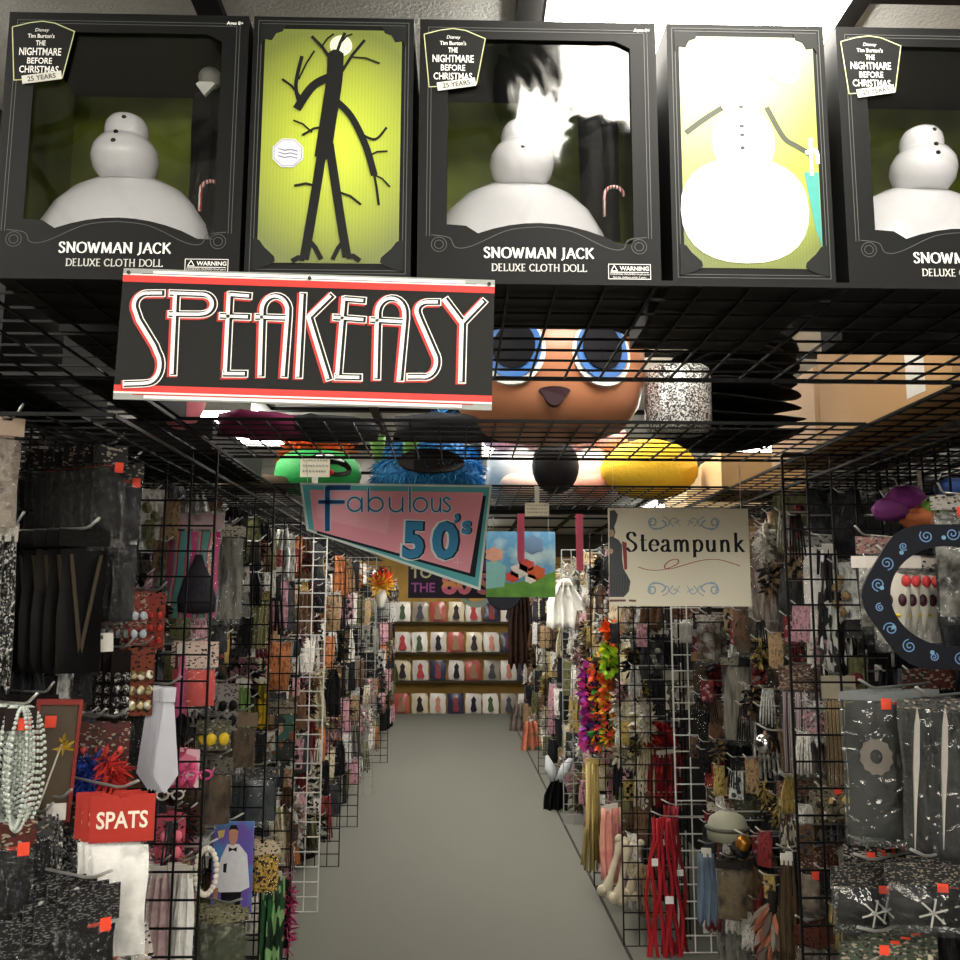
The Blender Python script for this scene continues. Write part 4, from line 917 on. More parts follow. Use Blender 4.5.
# red-framed box with a stick
p = at(60, 699, 2.2); r = thing('boxed_cigarette_holder', 'red-framed flat box with a long stick inside hanging at the left', 'package', p, (0, .05, math.radians(30)))
m = MB(); W_, H_ = .098, .27
ring_plate(m, [(-W_/2, -H_), (W_/2, -H_), (W_/2, 0), (-W_/2, 0)], [(-W_/2+.01, -H_+.014), (W_/2-.008, -H_+.014), (W_/2-.008, -.012), (-W_/2+.01, -.012)], -.012, 0); m.box(-W_/2, W_/2, .0, .004, -H_, 0); m.build('card_frame', mat('7c241c', .5), r)
m = MB(); m.box(-W_/2+.01, W_/2-.008, -.002, 0, -H_+.014, -.012); m.build('brown_backing', mat('4c4030', .5), r)
m = MB(); m.tube([(-.02, -.006, -H_+.03), (.014, -.006, -.1)], .0022, 6); m.build('stick', mat('d8d0c0', .4), r)
m = MB(); m.fur([(.016, -.006, -.095), (.02, -.006, -.11)], .002, 40, .02, 3); m.build('gold_tassel', mat('b8962c', .5), r)
m = MB(); m.box(-.028, -.004, -.014, -.012, -.062, -.036); m.build('price_sticker', STK, r)
R_(bag(.085, .27, '1a1010', DKS, .02, .05, PL, False, None, 21), 40, 690, 2.25, 3, 'dark packet behind the red-framed box', 'dark packets behind the red-framed box', step=.03, yaw=40)
for px, c, c2, l in ((93, '2c4cb0', '1a2c78', 'blue feather boa on a dark red card at the left'), (115, 'd84038', '9c2020', 'red feather boa on a dark red card beside the blue one')):
    r = carded(.075, .11, '4a1814', 0, mat('c85048', .5), px, nm='carded_feather_boa', rows=1, cols=2, br=.008); R_(r, px, 716, 2.4, 1, l, 'feather boas on dark red cards', yaw=22)
    m = MB(); m.fur([(-.022, -.02, -.09), (.022, -.02, -.12), (-.015, -.02, -.14), (.015, -.02, -.155)], .012, 420, .028, px, 2, .07, .6); m.build('feather_boa', [mat(c, .7), mat(c2, .7)], r)
R_(necktie('d0d0da', .29), 170, 683, 2.7, 6, 'pale lilac-grey necktie', 'pale lilac-grey neckties on the left rack', step=.011, yaw=18, jit=.05)
R_(bag(.1, .22, '180c0c', DKS, .02, .05, PL, False, None, 31), 138, 690, 2.8, 4, 'black packet behind the pale neckties', 'black packets behind the pale neckties', step=.03, yaw=35)
# spats packet
R_(bag(.135, .36, 'a8281c', WHT, .03, .10, PL, False, 'SPATS', 12, 'spats_packet'), 124, 789, 2.15, 3, 'white spats in a clear bag with a red SPATS header', 'white spats packets with red headers', step=.03, yaw=14, jit=.04)
R_(bag(.14, .24, '2c2018', SILV, .03, .04, PL, False, None, 13), 82, 806, 2.35, 3, 'silver net gloves in a clear bag beside the spats packet', 'silver net glove bags', step=.03, yaw=20)
R_(hanging('tinsel_strip', 'trim strip', .035, .23, SILV, 2, .01, 5, .9), 57, 798, 2.15, 1, 'thin silver tinsel strip above the black cards', None, yaw=20)
R_(bag(.09, .22, '481814', DKS, .02, .05, PL, True, None, 14), 14, 815, 2.0, 3, 'dark packet with a red top under the pearl strings', 'dark packets under the pearl strings', step=.035, yaw=30)
R_(bag(.07, .2, '3a3a3c', DKS, .02, .04, PL, False, None, 17), 38, 812, 2.1, 2, 'slim dark glossy packet left of the tinsel strip', 'slim dark glossy packets', step=.03, yaw=30)
for k, (px, py, n, yw) in enumerate(((96, 880, 6, 38), (62, 898, 6, 38), (26, 912, 5, 38))):
    R_(bag(.10, .24, pat(('121214', '161618', '1c1c1e', '121214', '6a6a68'), 420, 'vor', .4, (.5, 1, 1.3), 0), DK, .02, .07, PL, k != 1, None, 40+k), px, py, 2.0+.0*k, n, ('first', 'second', 'third')[k]+'-row black packet with a white-printed header at the bottom left', 'black packets with white-printed headers, row %s' % ('one', 'two', 'three')[k], step=.03, yaw=yw)
for px, py, tl in ((122, 925, .15), (136, 918, -.25)):
    o = carded(.05, .085, 'd0c8c0', 0, mat('e8582c', .5), px, rows=1, cols=1, br=.006, nm='price_tag'); R_(o, px, py, 2.3, 1, 'white swing tag with an orange mark at the bottom, '+('left' if px < 130 else 'right')+' one', 'white swing tags', yaw=10, tilt=tl, withhook=False)

# ------------------------------------------------------------------ left racks, behind the first divider
SW1 = pat(('d0387c', '3a8c94', 'c88c9c', 'e0a070', 'a83a80', '58a8a0'), 3.2, 'wave', .45, (1.4, 1, 1), 0)
r = bag(.185, .36, pat(('c87c9c', 'b0a0a0', '8a4a70'), 14, 'noise', .4), SW1, .03, .05, PLG, False, None, 51, 'swirl_bag_packet')
m = MB(); m.lathe([(.001, 0), (.058, .006), (.062, .05), (.045, .11), (.02, .16), (.012, .19), (.001, .19)], 20, (.02, -.02, -.325)); m.v = [(x, -.02+(y+.02)*.35-.004, z) for x, y, z in m.v]; m.build('black_purse', mat('26242c', .5, bump=.3), r, True)
R_(r, 196, 510, 3.05, 1, 'pink and teal swirl packet with a black purse shape behind the first divider', 'swirl packets', yaw=2, hooklabel='wire hook holding the pink and teal swirl packet')
R_(bag(.17, .36, '5a3c4c', pat(('5a1c48', '2c1c2c', '7c3060'), 7, 'noise', .45), .03, .05, PL, False, None, 52), 160, 512, 3.25, 4, 'dark magenta packet left of the swirl packet', 'dark magenta packets', step=.035, yaw=35)
R_(bag(.09, .36, 'a8a098', pat(('6a645c', 'a8a49c', '3c3830', 'c8988c'), 9, 'noise', .4, (2, 1, .5)), .03, .04, PLG, False, None, 53), 234, 522, 3.4, 4, 'long clear packet of pale stockings right of the swirl packet', 'long clear stocking packets', step=.035, yaw=30)
R_(hanging('pink_tassel', 'accessory', .04, .2, mat('e06c9c', .6), 1, .005, 4, .4), 184, 640, 3.0, 1, 'bright pink tassel behind the first left divider', None, yaw=0)
R_(bag(.1, .22, 'c8b0a4', mat('c8504c', .6, bump=.3), .02, .08, PL, False, None, 54), 203, 638, 3.0, 3, 'coral red packet with a pale header behind the first divider', 'coral red packets', step=.035, yaw=20)
PK = pat(('d87c98', 'e8b8c4', 'b83c5c', 'f0e8e4'), 22, 'vor', .4, (1, 1, 1), .2)
R_(carded(.11, .12, PK, 0, mat('d84c7c', .4), 61, rows=2, cols=3, br=.014, nm='carded_sunglasses'), 182, 745, 3.0, 5, 'pink patterned card of toy glasses', 'pink patterned cards of toy glasses', step=.035, yaw=12)
for px, c, l in ((170, 'e4dcd8', 'white toy glasses hanging over the pink cards'), (198, 'd84c8c', 'pink toy glasses hanging over the pink cards')):
    r = thing('toy_glasses', l, 'glasses', at(px, 795 if px < 180 else 775, 2.93), (0, 0, .2), 'toy glasses'); m = MB()
    for s in (-1, 1): m.tube([(s*.022+.017*math.cos(t*PI/7), 0, .013*math.sin(t*PI/7)) for t in range(14)], .0035, 6, True)
    m.tube([(-.006, 0, .004), (.006, 0, .004)], .0025, 6); m.build('frame', mat(c, .3), r, True); m = MB()
    for s in (-1, 1): m.tube([(s*.04, 0, .006), (s*.042, .1, .004)], .0022, 5)
    m.build('temple', mat(c, .3), r, True)
R_(carded(.085, .15, 'b0485c', 0, mat('e8788c', .4), 62, rows=2, cols=2, br=.014), 172, 808, 3.0, 4, 'rosy card of heart beads below the toy glasses', 'rosy cards of heart beads', step=.035, yaw=15)
R_(hanging('bagged_scarf', 'scarf', .09, .33, pat(('a08488', 'c8b0b0', '8c6c74'), 12, 'noise', .5), 3, .012, 6, .6), 160, 862, 2.95, 3, 'dusty pink hanging scarf behind the first divider', 'dusty pink scarves', step=.035, yaw=10)
R_(hanging('bagged_glove', 'gloves', .06, .28, WHT, 2, .01, 7, .6), 186, 862, 2.95, 3, 'long white satin glove behind the first divider', 'long white satin gloves', step=.03, yaw=10)
r = thing('pearl_necklace', 'ring of large cream pearls beside the shirt-front packet', 'necklace', at(207, 848, 3.05), (0, 0, .4)); m = MB()
for k in range(24): t = 2*PI*k/24; m.ball((.032*math.sin(t), 0, -.07+.068*math.cos(t)), .0095, (1, 1, 1), 8, 6)
m.build('pearls', mat('dcd4c8', .25, coat=.5), r, True); hook(-1, 3.06, r.location.z+.002, r.location.x+.03, 'wire hook holding the ring of cream pearls')
# shirt-front packet
r = thing('costume_packet', 'blue packet picturing a person in a white shirt front and bow tie', 'package', at(234, 822, 3.45), (0, 0, .06)); m = MB(); m.box(-.07, .07, 0, .012, -.31, 0)
m.build('printed_card', pat(('4a5ca8', '6a50a0', '3a8cc0', '5a6cb8'), 5, 'noise', .35, (1, 1, 1), 0), r)
m = MB(); m.prism([(-.02, -.075), (.02, -.075), (.05, -.11), (.062, -.22), (.03, -.235), (-.04, -.235), (-.062, -.22), (-.04, -.12)], -.003, 0); m.build('shirt_print', mat('d8d8dc', .45), r)
m = MB(); m.prism([(-.016+.0, -.03), (-.008, -.016), (.008, -.016), (.016, -.03), (.014, -.06), (.006, -.078), (-.006, -.078), (-.014, -.06)], -.0036, 0); m.build('skin_print', mat('b88468', .5), r); m = MB(); m.prism([(-.06, -.22), (-.045, -.22), (-.048, -.275), (-.06, -.275)], -.0036, 0); m.build('hand_print', mat('b88468', .5), r)
m = MB(); m.prism([(-.017, -.03), (-.01, -.01), (.01, -.01), (.017, -.03), (.008, -.024), (-.008, -.024)], -.0042, 0); m.build('hair_print', mat('17171a', .5), r)
for nm_, pp in (('bow_tie_print', [(-.014, -.084), (0, -.09), (.014, -.084), (.014, -.1), (0, -.094), (-.014, -.1)]), ('trousers_print', [(-.035, -.235), (.035, -.235), (.03, -.295), (-.03, -.295)]), ('pocket_print', [(-.03, -.14), (-.018, -.138), (-.02, -.17), (-.03, -.168)])): m = MB(); m.prism(pp, -.0046, 0); m.build(nm_, mat('17171a', .5), r)
m = MB(); m.prism([(-.055, -.03), (-.03, -.025), (-.034, -.05), (-.05, -.055)], -.002, 0); m.build('yellow_print', mat('c8b060', .5), r)
hook(-1, 3.46, r.location.z+.004, r.location.x+.03, 'wire hook holding the blue shirt-front packet')
# generic racks further in ------------------------------------------------
R_(bag(.07, .27, '8c8040', pat(('8c8c50', 'b0a868', '5c6038'), 10, 'wave', .5), .02, .04, PL, False, None, 71), 262, 588, 4.1, 3, 'olive yellow packet behind the second left divider', 'olive yellow packets', step=.035, yaw=25)
R_(carded(.08, .16, '787470', 0, DK, 72, rows=2, cols=2, br=.016), 228, 680, 3.3, 5, 'pale card of dark round glasses on the left', 'pale cards of dark round glasses', step=.035, yaw=30)
R_(carded(.09, .10, '4a4a38', 0, mat('d8b828', .5), 73, rows=1, cols=2, br=.018), 218, 716, 3.2, 2, 'card of yellow buttons below the dark glasses', 'cards of yellow buttons', step=.035, yaw=20)
R_(hanging('ribbon_strip', 'ribbon', .05, .25, pat(('6a8c50', '8ca868'), 12, 'noise', .5), 2, .006, 8, .8), 246, 676, 3.9, 2, 'sage green cloth strip on the left rack', 'sage green strips', step=.03, yaw=15)
R_(hanging('ribbon_strip', 'ribbon', .05, .2, pat(('c8a828', '6a5c20'), 22, 'vor', .5), 2, .006, 9, .8), 264, 674, 4.2, 2, 'yellow leopard strip on the left rack', 'yellow leopard strips', step=.03, yaw=15)
R_(bag(.13, .23, '3c4044', pat(('1c2024', '4c5458', '2c3034'), 12, 'noise', .3), .03, .04, PLG, False, None, 74), 262, 765, 3.9, 4, 'smoky grey packet on the left above the shirt-front packet', 'smoky grey packets', step=.04, yaw=20)
R_(bag(.08, .24, '5a564e', BRN, .02, .05, PL, False, None, 75), 222, 755, 3.3, 6, 'narrow brown-grey packet beside the toy glasses', 'narrow brown-grey packets', step=.03, yaw=30)
R_(bag(.1, .22, '6c5c4c', BRN, .02, .05, PL, False, None, 76), 245, 710, 3.6, 5, 'brown packet under the dark glasses', 'brown packets under the dark glasses', step=.03, yaw=30)
R_(bag(.09, .28, '8c8474', pat(('8c4c30', '3c6c60', 'c8a080', '2c2c2c'), 16, 'vor', .5), .02, .05, PL, False, None, 77), 288, 700, 4.5, 4, 'multicoloured feather packet behind the second left divider', 'multicoloured feather packets', step=.03, yaw=25)
R_(hanging('beaded_strip', 'trim strip', .07, .42, pat(('2c5c34', '88b078', '1c3020'), 40, 'vor', .4, (1, 1, .4)), 2, .008, 10, .9), 277, 868, 3.95, 2, 'green and black beaded strip near the bottom left', 'green and black beaded strips', step=.04, yaw=10)
R_(tuft('feather_boa', 'feather boa', [(0, 0, -.04), (0, 0, -.28)], .02, 300, .035, [mat('c83c7c', .7), mat('8c2050', .7)], 4), 288, 876, 4.25, 1, 'bright pink feather boa low on the left', None, yaw=0)
R_(bag(.1, .2, 'c8b89c', pat(('b08c30', '2c1c10', 'c8a850'), 130, 'vor', .4), .02, .04, PL, False, None, 78), 268, 840, 3.75, 4, 'gold leopard packet behind the shirt-front packet', 'gold leopard packets', step=.03, yaw=20)
R_(bag(.11, .2, '6c6c50', pat(('505840', '38402c', 'a8a890'), 16, 'noise', .5), .02, .04, PL, False, None, 79), 232, 905, 3.2, 4, 'dull green packet below the shirt-front packet', 'dull green packets', step=.035, yaw=20)
# feather headdress
r = thing('feather_headdress', 'red and yellow feather headdress with a white base at the far left', 'headdress', at(382, 572, 8.2)); r.scale = (.55, .55, .6); m = MB(); m.lathe([(.001, -.52), (.05, -.5), (.085, -.35), (.06, -.25), (.001, -.24)], 14); m.build('white_base', mat('e0dcd4', .7), r, True)
m = MB(); m.fur([(-.06, 0, -.15), (0, 0, -.12), (.06, 0, -.15)], .05, 260, .12, 3, 1, .07, -.3); m.build('red_feathers', mat('d83c20', .7), r)
m = MB(); m.fur([(-.08, 0, -.22), (.0, 0, -.2), (.05, 0, -.24)], .07, 200, .14, 4, 1, .07, -.2); m.build('yellow_feathers', mat('e0c040', .7), r)
m = MB(); m.fur([(0, 0, -.02), (-.03, 0, -.08)], .04, 140, .09, 5, 1, .08, -.6); m.build('dark_feathers', mat('5a1c18', .7), r); hook(-1, 8.2, r.location.z, r.location.x+.02, 'wire hook holding the feather headdress')

# ------------------------------------------------------------------ right racks, nearest bay
NAVY = mat('080c18', .5); SWL = mat('6a8cb8', .5)
p = at(950, 596, 2.15); r = thing('photo_prop_frame', 'navy ring frame painted with pale blue swirls at the right edge', 'photo frame', p, (0, 0, -.15)); m = MB(); Ro, Ri = .188, .132
N_ = 48; ou = []; inn = []
for k in range(N_):
    t = 2*PI*k/N_; s_ = 1+.035*math.cos(6*t); ou.append((Ro*s_*math.cos(t), Ro*.92*s_*math.sin(t))); inn.append((Ri*math.cos(t), Ri*.88*math.sin(t)))
ring_plate(m, ou, inn, 0, .012); m.build('ring', NAVY, r)
rg = random.Random(4)
for k in range(17):
    m = MB()
    t = 2*PI*k/17; c = (.160*math.cos(t)*1.0, .145*math.sin(t)); a0 = rg.random()*6; sg = 1 if k % 2 else -1
    rr = .016 if k % 3 else .010
    pen(m, [(c[0]+rr*(1-j/22)*math.cos(a0+sg*j*.55), c[1]+rr*(1-j/22)*math.sin(a0+sg*j*.55)) for j in range(20)], .0024, -.0006); m.build('swirl_paint', SWL, r)
m = MB()
for k in range(9):
    t = 2*PI*(k+.3)/9; m.prism([(.152*math.cos(t)+.005*math.cos(j*PI/5), .136*math.sin(t)+.005*math.sin(j*PI/5)) for j in range(10)], -.0008, 0)
m.build('dot_paint', mat('6a9cb8', .5), r); hook(1, 2.17, p.z+.12, p.x-.05, 'wire hook holding the navy swirl ring')
SKM = pat(('a8a49c', 'd0ccc4', '7c7870', 'c8a8a0'), 30, 'noise', .4)
def skullmask():
    r = bag(.1, .25, 'b8b0a8', pat(('8c8880', 'b8b4ac', 'a09c94'), 20, 'noise', .4), .02, .03, PLH, False, None, 81, 'mask_packet')
    m = MB(); m.lathe([(.001, -.22), (.018, -.215), (.03, -.18), (.04, -.13), (.042, -.09), (.032, -.05), (.001, -.04)], 18); m.v = [(x, -.016+y*.4, z) for x, y, z in m.v]; k = m.build('mask', mat('c0bcb0', .4), r, True)
    m = MB()
    for s in (-1, 1): m.ball((s*.017, -.030, -.115), .012, (1, .5, 1.4), 10, 8)
    m.build('dark_eyes', mat('3c1420', .4), k, True); m = MB()
    for s in (-1, 1): m.ball((s*.03, -.028, -.065), .013, (1, .6, 1.2), 8, 6, .3)
    m.build('red_flowers', mat('c03a3c', .5), k, True); m = MB(); m.ball((0, -.032, -.155), .009, (1.5, .5, .6), 8, 6); m.build('yellow_mark', mat('c8b03c', .5), k, True); return r
R_(skullmask(), 889, 552, 2.45, 4, 'decorated half mask packet hanging inside the navy ring', 'decorated mask packets inside the navy ring', step=.055, yaw=8, side=1)
R_(bag(.06, .28, '7c5450', SKM, .02, .05, PLG, False, None, 82), 866, 532, 2.65, 3, 'red-topped mask packet left of the navy ring', 'red-topped packets left of the navy ring', step=.04, yaw=15, side=1)
for k in range(7):
    o = MB(); o.box(-.013, .013, 0, .002, -.03, 0); o2 = o.build('price_label', mat('d0c8c0', .5), None, False, loc=at(856+k*10, 556, 2.35)); tag(o2, 'small white price label in the strip beside the masks', 'price label', 'strip of small white price labels')
R_(bag(.10, .34, 'a09c94', pat(('787470', 'b8b4ac', '504c48', 'd0ccc4'), 12, 'noise', .35), .04, .04, PLG, True, None, 83), 950, 490, 2.4, 4, 'bulky clear packet of pale masks at the right edge', 'bulky clear packets of pale masks', step=.05, yaw=15, side=1)
for k, (px, py, c, l) in enumerate(((905, 488, '7c2c78', 'purple plush scrap at the upper right'), (935, 498, '7cb04c', 'lime green plush scrap at the upper right'), (952, 480, '3c5ca0', 'blue plush scrap at the upper right edge'), (918, 508, 'b8683c', 'orange plush scrap at the upper right'), (890, 500, '70306c', 'second purple plush scrap at the upper right'))):
    m = MB(); m.ball((0, 0, -.03), .045, (1.3, .8, .8), 14, 8, .25, k); o = m.build('plush_toy', mat(c, .7, bump=.4), None, True, loc=at(px, py, 2.75)); tag(o, l, 'plush toy', 'small plush toys at the upper right')
    hook(1, 2.75, o.location.z+.004, o.location.x-.03, 'wire hook holding the '+l.split(' at')[0])
GB = pat(('1e2020', '343636', '161818'), 5, 'noise', .35, (1, 1, 1), .2)
r = bag(.15, .36, '6a6e6e', GB, .012, .02, PLG, True, None, 84, 'large_grey_packet')
m = MB(); ring_plate(m, [((.034+.004*(k % 2))*math.cos(k*PI/12)-.0, (.04+.004*(k % 2))*math.sin(k*PI/12)-.15) for k in range(24)], [(.014*math.cos(k*PI/12)-.0, .017*math.sin(k*PI/12)-.15) for k in range(24)], -.016, -.012); m.build('gear', mat('6c665e', .5), r)
R_(r, 872, 687, 2.28, 6, 'big smoky bag with a grey gear shape on the right', 'big smoky grey bags on the right', step=.032, yaw=22, side=1, jit=.05)
R_(bag(.14, .40, '3c3e3e', DKS, .02, .02, PLG, False, None, 85), 930, 695, 2.15, 5, 'big dark glossy bag at the right edge', 'big dark glossy bags at the right edge', step=.035, yaw=22, side=1, jit=.05)
for px, l in ((917, 'long pale feather standing in the dark glossy bags, left one'), (945, 'long pale feather standing in the dark glossy bags, right one')):
    a = at(px, 708, 2.08); m = MB(); m.prism([(0, 0), (.006, -.03), (.007, -.12), (.003, -.2), (.001, -.3), (-.003, -.2), (-.006, -.13), (-.005, -.04)], -.002, .002); tag(m.build('long_feather', mat('a8a49c', .6), loc=a, rot=(0, .08, 0)), l, 'feather', 'long pale feathers')
R_(bag(.12, .2, '481c18', DK, .02, .05, PL, False, None, 86), 925, 665, 2.5, 3, 'dark red-topped packet under the navy ring', 'dark red-topped packets under the navy ring', step=.04, yaw=10, side=1)
def skullbag(seed):
    r = bag(.17, .15, pat(('121212', '161616', '1c1c1c', '141414', '7c746c'), 420, 'vor', .4, (.5, 1, 1.3), 0), DK, .05, .045, PLG, True, None, seed, 'black_lace_packet')
    m = MB()
    for a in range(6): t = a*PI/3+.3; pen(m, [(0, -.09), (.03*math.cos(t), -.09+.03*math.sin(t))], .004, -.042)
    m.build('silver_star', CHR, r); return r
R_(skullbag(87), 868, 862, 2.25, 3, 'black packet with a silver starburst low on the right', 'black packets with silver starbursts', step=.05, yaw=12, side=1)
R_(skullbag(88), 925, 858, 2.1, 3, 'black packet with a silver starburst at the bottom right edge', 'black starburst packets at the right edge', step=.05, yaw=12, side=1)
R_(carded(.09, .1, pat(('121212', '161616', '201c1c', '9c948c'), 260, 'vor', .4, (.6, 1, 1.2), 0), 0, mat('b83428', .5), 89, rows=1, cols=2, br=.008, sticker=True), 862, 843, 2.4, 4, 'black card with a white printed picture on the right', 'black cards with white printed pictures', step=.045, yaw=20, side=1)
R_(bag(.13, .16, 'a8a49c', SILV, .04, .03, PLG, False, None, 90), 856, 872, 2.5, 2, 'clear packet of white lace and silver beads low on the right', 'clear packets of white lace', step=.04, yaw=5, side=1)
R_(carded(.14, .09, '3c4438', 0, mat('c8c0a8', .5), 91, rows=1, cols=4, br=.009, sticker=True), 872, 936, 2.15, 4, 'card lettered along the bottom right edge', 'lettered cards at the bottom right', step=.05, yaw=8, side=1)
R_(bag(.12, .2, '2c2c2c', DKS, .03, .05, PL, True, None, 92), 940, 775, 2.3, 4, 'black bagged item below the big dark glossy bags', 'black bagged items at the right edge', step=.04, yaw=15, side=1)

# ------------------------------------------------------------------ right racks, behind the first divider
PNK = pat(('a89490', 'c8b4ae', '786460', 'e0d0c8'), 9, 'noise', .4, (2.5, 1, .5)); LACE = pat(('141414', 'c8c8c4', '1c1c1c', '2c2c2c'), 50, 'vor', .4, (1, 1, .5))
R_(bag(.10, .40, 'b09c90', PNK, .03, .03, PLG, False, None, 101), 762, 528, 3.55, 5, 'long clear packet of dusty pink hair right of the cream sign', 'long clear packets of dusty pink hair', step=.042, yaw=38, side=1)
R_(bag(.09, .44, '8c8c88', pat(('d0ccc8', 'e8e4e0', 'a8a4a0'), 8, 'noise', .4), .02, .03, PL, False, None, 102), 814, 532, 3.05, 2, 'long white feather packet beside the black lace', 'long white feather packets', step=.04, yaw=25, side=1)
R_(hanging('lace_scarf', 'scarf', .085, .40, LACE, 3, .014, 12, .6), 828, 540, 3.0, 3, 'black lace scarf with silver dots on the right', 'black lace scarves', step=.035, yaw=20, side=1)
R_(bag(.11, .3, '6c6c68', pat(('1c1e1e', '3a3c3c', '585858'), 10, 'noise', .4), .02, .04, PL, False, None, 103), 850, 548, 3.0, 3, 'dark grey bagged garment right of the lace scarf', 'dark grey bagged garments', step=.04, yaw=20, side=1)
R_(bag(.07, .3, '3c3428', BRN, .02, .04, PL, False, None, 104), 792, 540, 3.4, 3, 'brown packet behind the white feather packet', 'brown packets on the right', step=.03, yaw=35, side=1)
R_(bag(.13, .36, '7c786c', pat(('8c867c', 'b8b0a4', '484440', '2c2824'), 8, 'noise', .35, (2, 1, .4)), .03, .03, PLG, False, None, 105), 735, 655, 3.95, 6, 'clear packet of pale and dark stockings by the white grid', 'clear stocking packets by the white grid', step=.036, yaw=40, side=1)
R_(bag(.07, .28, '8c8464', BRN, .02, .05, PL, False, None, 106), 774, 640, 3.5, 2, 'olive packet above the mirror ball', 'olive packets above the mirror ball', step=.03, yaw=30, side=1)
R_(bag(.11, .37, '5c4438', pat(('b8a0a0', '1c1414', 'd0b8bc', '3c2020'), 7, 'wave', .4, (2, 1, .3), 0), .03, .08, PLG, False, None, 107), 795, 662, 3.15, 6, 'orange-topped packet of pink and black stockings', 'orange-topped packets of pink and black stockings', step=.04, yaw=28, side=1)
R_(bag(.08, .36, '9c9480', pat(('8c7450', 'b09c70', '5c4830'), 9, 'wave', .5, (3, 1, .4)), .03, .07, PL, False, None, 108), 834, 672, 2.95, 2, 'tan fringed packet left of the smoky bags', 'tan fringed packets', step=.04, yaw=20, side=1)
m = MB(); m.ball((0, 0, -.04), .036, (1, 1, 1), 24, 16); r = thing('mirror_ball', 'silver mirror ball ornament on the right rack', 'ornament', at(765, 732, 3.3)); m.build('ball', mat('c8c8cc', .06, 1.0, vary=0), r, True); m = MB(); m.tube([(0, 0, -.006), (0, 0, .004)], .006, 8); m.build('cap', mat('b08c78', .3, .8), r)
hook(1, 3.3, r.location.z+.006, r.location.x-.03, 'wire hook holding the mirror ball')
R_(bag(.09, .22, '4c4c38', pat(('2c3024', '50503c', '1c1c18'), 16, 'noise', .4), .02, .04, PL, False, None, 109), 742, 762, 3.95, 7, 'dark olive packet below the clear stocking packets', 'dark olive packets', step=.034, yaw=35, side=1)
R_(bag(.08, .24, '6c483c', pat(('b8ac98', '6c3c28', '2c201c', 'd8d0c0'), 110, 'vor', .4, (1.5, 1, .5)), .02, .05, PLG, False, None, 110), 788, 778, 3.3, 4, 'orange and cream packet below the mirror ball', 'orange and cream packets', step=.035, yaw=35, side=1)
R_(carded(.13, .1, '6c6450', 0, pat(('c8a860', '3c3428', 'e8e0d0'), 40, 'vor', .3), 111, rows=2, cols=3, br=.012, sticker=True), 828, 782, 2.95, 6, 'slanting card of brass charms with an orange sticker', 'slanting cards of brass charms', step=.035, yaw=25, side=1, tilt=-.25)
r = thing('goggle_cap', 'grey-green aviator cap with brass goggles on the right', 'hat', at(727, 812, 3.7), (0, 0, -.3)); m = MB(); m.lathe([(.075, -.10), (.08, -.06), (.066, -.02), (.035, 0), (.001, .004)], 20); m.build('cap', mat('8a8a78', .7), r, True); m = MB()
m.tube([(.078*math.cos(t*PI/10), -.078*math.sin(t*PI/10)-.004, -.055) for t in range(11)], .008, 6); m.build('strap', mat('4c4c40', .6), r, True); hook(1, 3.7, r.location.z+.002, r.location.x-.04, 'wire hook holding the aviator cap')
for px, py in ((742, 846), (764, 858)):
    r = thing('brass_goggles', 'brass goggle eyepiece on a black band, '+('left' if px < 750 else 'right')+' of the pair', 'goggles', at(px, py, 3.55), (.3, .5, -.5), 'brass goggles'); m = MB(); m.lathe([(.02, -.01), (.026, 0), (.024, .03), (.02, .035), (.001, .034)], 18); m.build('brass_rim', mat('c88c3c', .3, .9), r, True); m = MB(); m.lathe([(.001, -.03), (.034, -.03), (.034, -.0101), (.001, -.01)], 18); m.build('black_band', DK, r, True)
    hook(1, 3.57, r.location.z+.03, r.location.x-.02, 'wire hook holding the brass goggles '+('left' if px < 750 else 'right'))
R_(hanging('grey_blue_scarf', 'scarf', .085, .27, pat(('4c5a68', '66788a'), 10, 'noise', .6), 3, .01, 14, .8), 706, 845, 3.95, 1, 'grey-blue cloth strip in front of the white grid', None, yaw=10, side=1)
R_(bag(.1, .24, '2c2824', pat(('3c2c20', '6c5c3c', '1c1814'), 12, 'noise', .5), .03, .03, PL, False, None, 112), 728, 858, 3.8, 5, 'dark brown belt packet below the aviator cap', 'dark brown belt packets', step=.035, yaw=25, side=1)
R_(tuft('feather_bundle', 'feathers', [(0, 0, -.05), (.0, 0, -.24)], .02, 200, .07, [mat('8c8478', .7), mat('5a5048', .7), mat('a86850', .7)], 6, .12, 1.4), 772, 888, 3.4, 1, 'bundle of speckled brown feathers low on the right', None, yaw=0, side=1)
R_(bag(.07, .22, '4c2820', pat(('6c5c50', '3c3430', 'a09080'), 12, 'noise', .4), .02, .06, PL, True, None, 113), 808, 848, 3.05, 7, 'narrow tan packet with a red header low on the right', 'narrow tan packets with red headers', step=.03, yaw=35, side=1)
R_(bag(.075, .2, '4c2820', pat(('98887c', '3c3430', 'c8bcb0'), 12, 'noise', .4), .02, .06, PL, False, None, 114), 806, 922, 3.0, 7, 'pale narrow packet in the bottom right row', 'pale narrow packets in the bottom right row', step=.03, yaw=35, side=1)
R_(hanging('ribbon_scarf', 'scarf', .06, .32, BRN, 3, .01, 15, .7), 786, 850, 3.2, 2, 'brown striped scarf left of the narrow tan packets', 'brown striped scarves', step=.03, yaw=20, side=1)
R_(bag(.09, .22, 'c0bcb0', pat(('c8c4bc', '5a3028', 'e8e4e0'), 12, 'noise', .4), .03, .03, PLG, False, None, 115), 705, 612, 4.25, 3, 'white mask packet under the cream sign', 'white mask packets under the cream sign', step=.04, yaw=25, side=1)
R_(bag(.09, .22, '5a5048', pat(('3c2c20', '84705c'), 12, 'noise', .4), .03, .03, PLG, False, None, 116), 745, 600, 3.8, 4, 'brown hair packet under the right end of the cream sign', 'brown hair packets under the cream sign', step=.04, yaw=25, side=1)
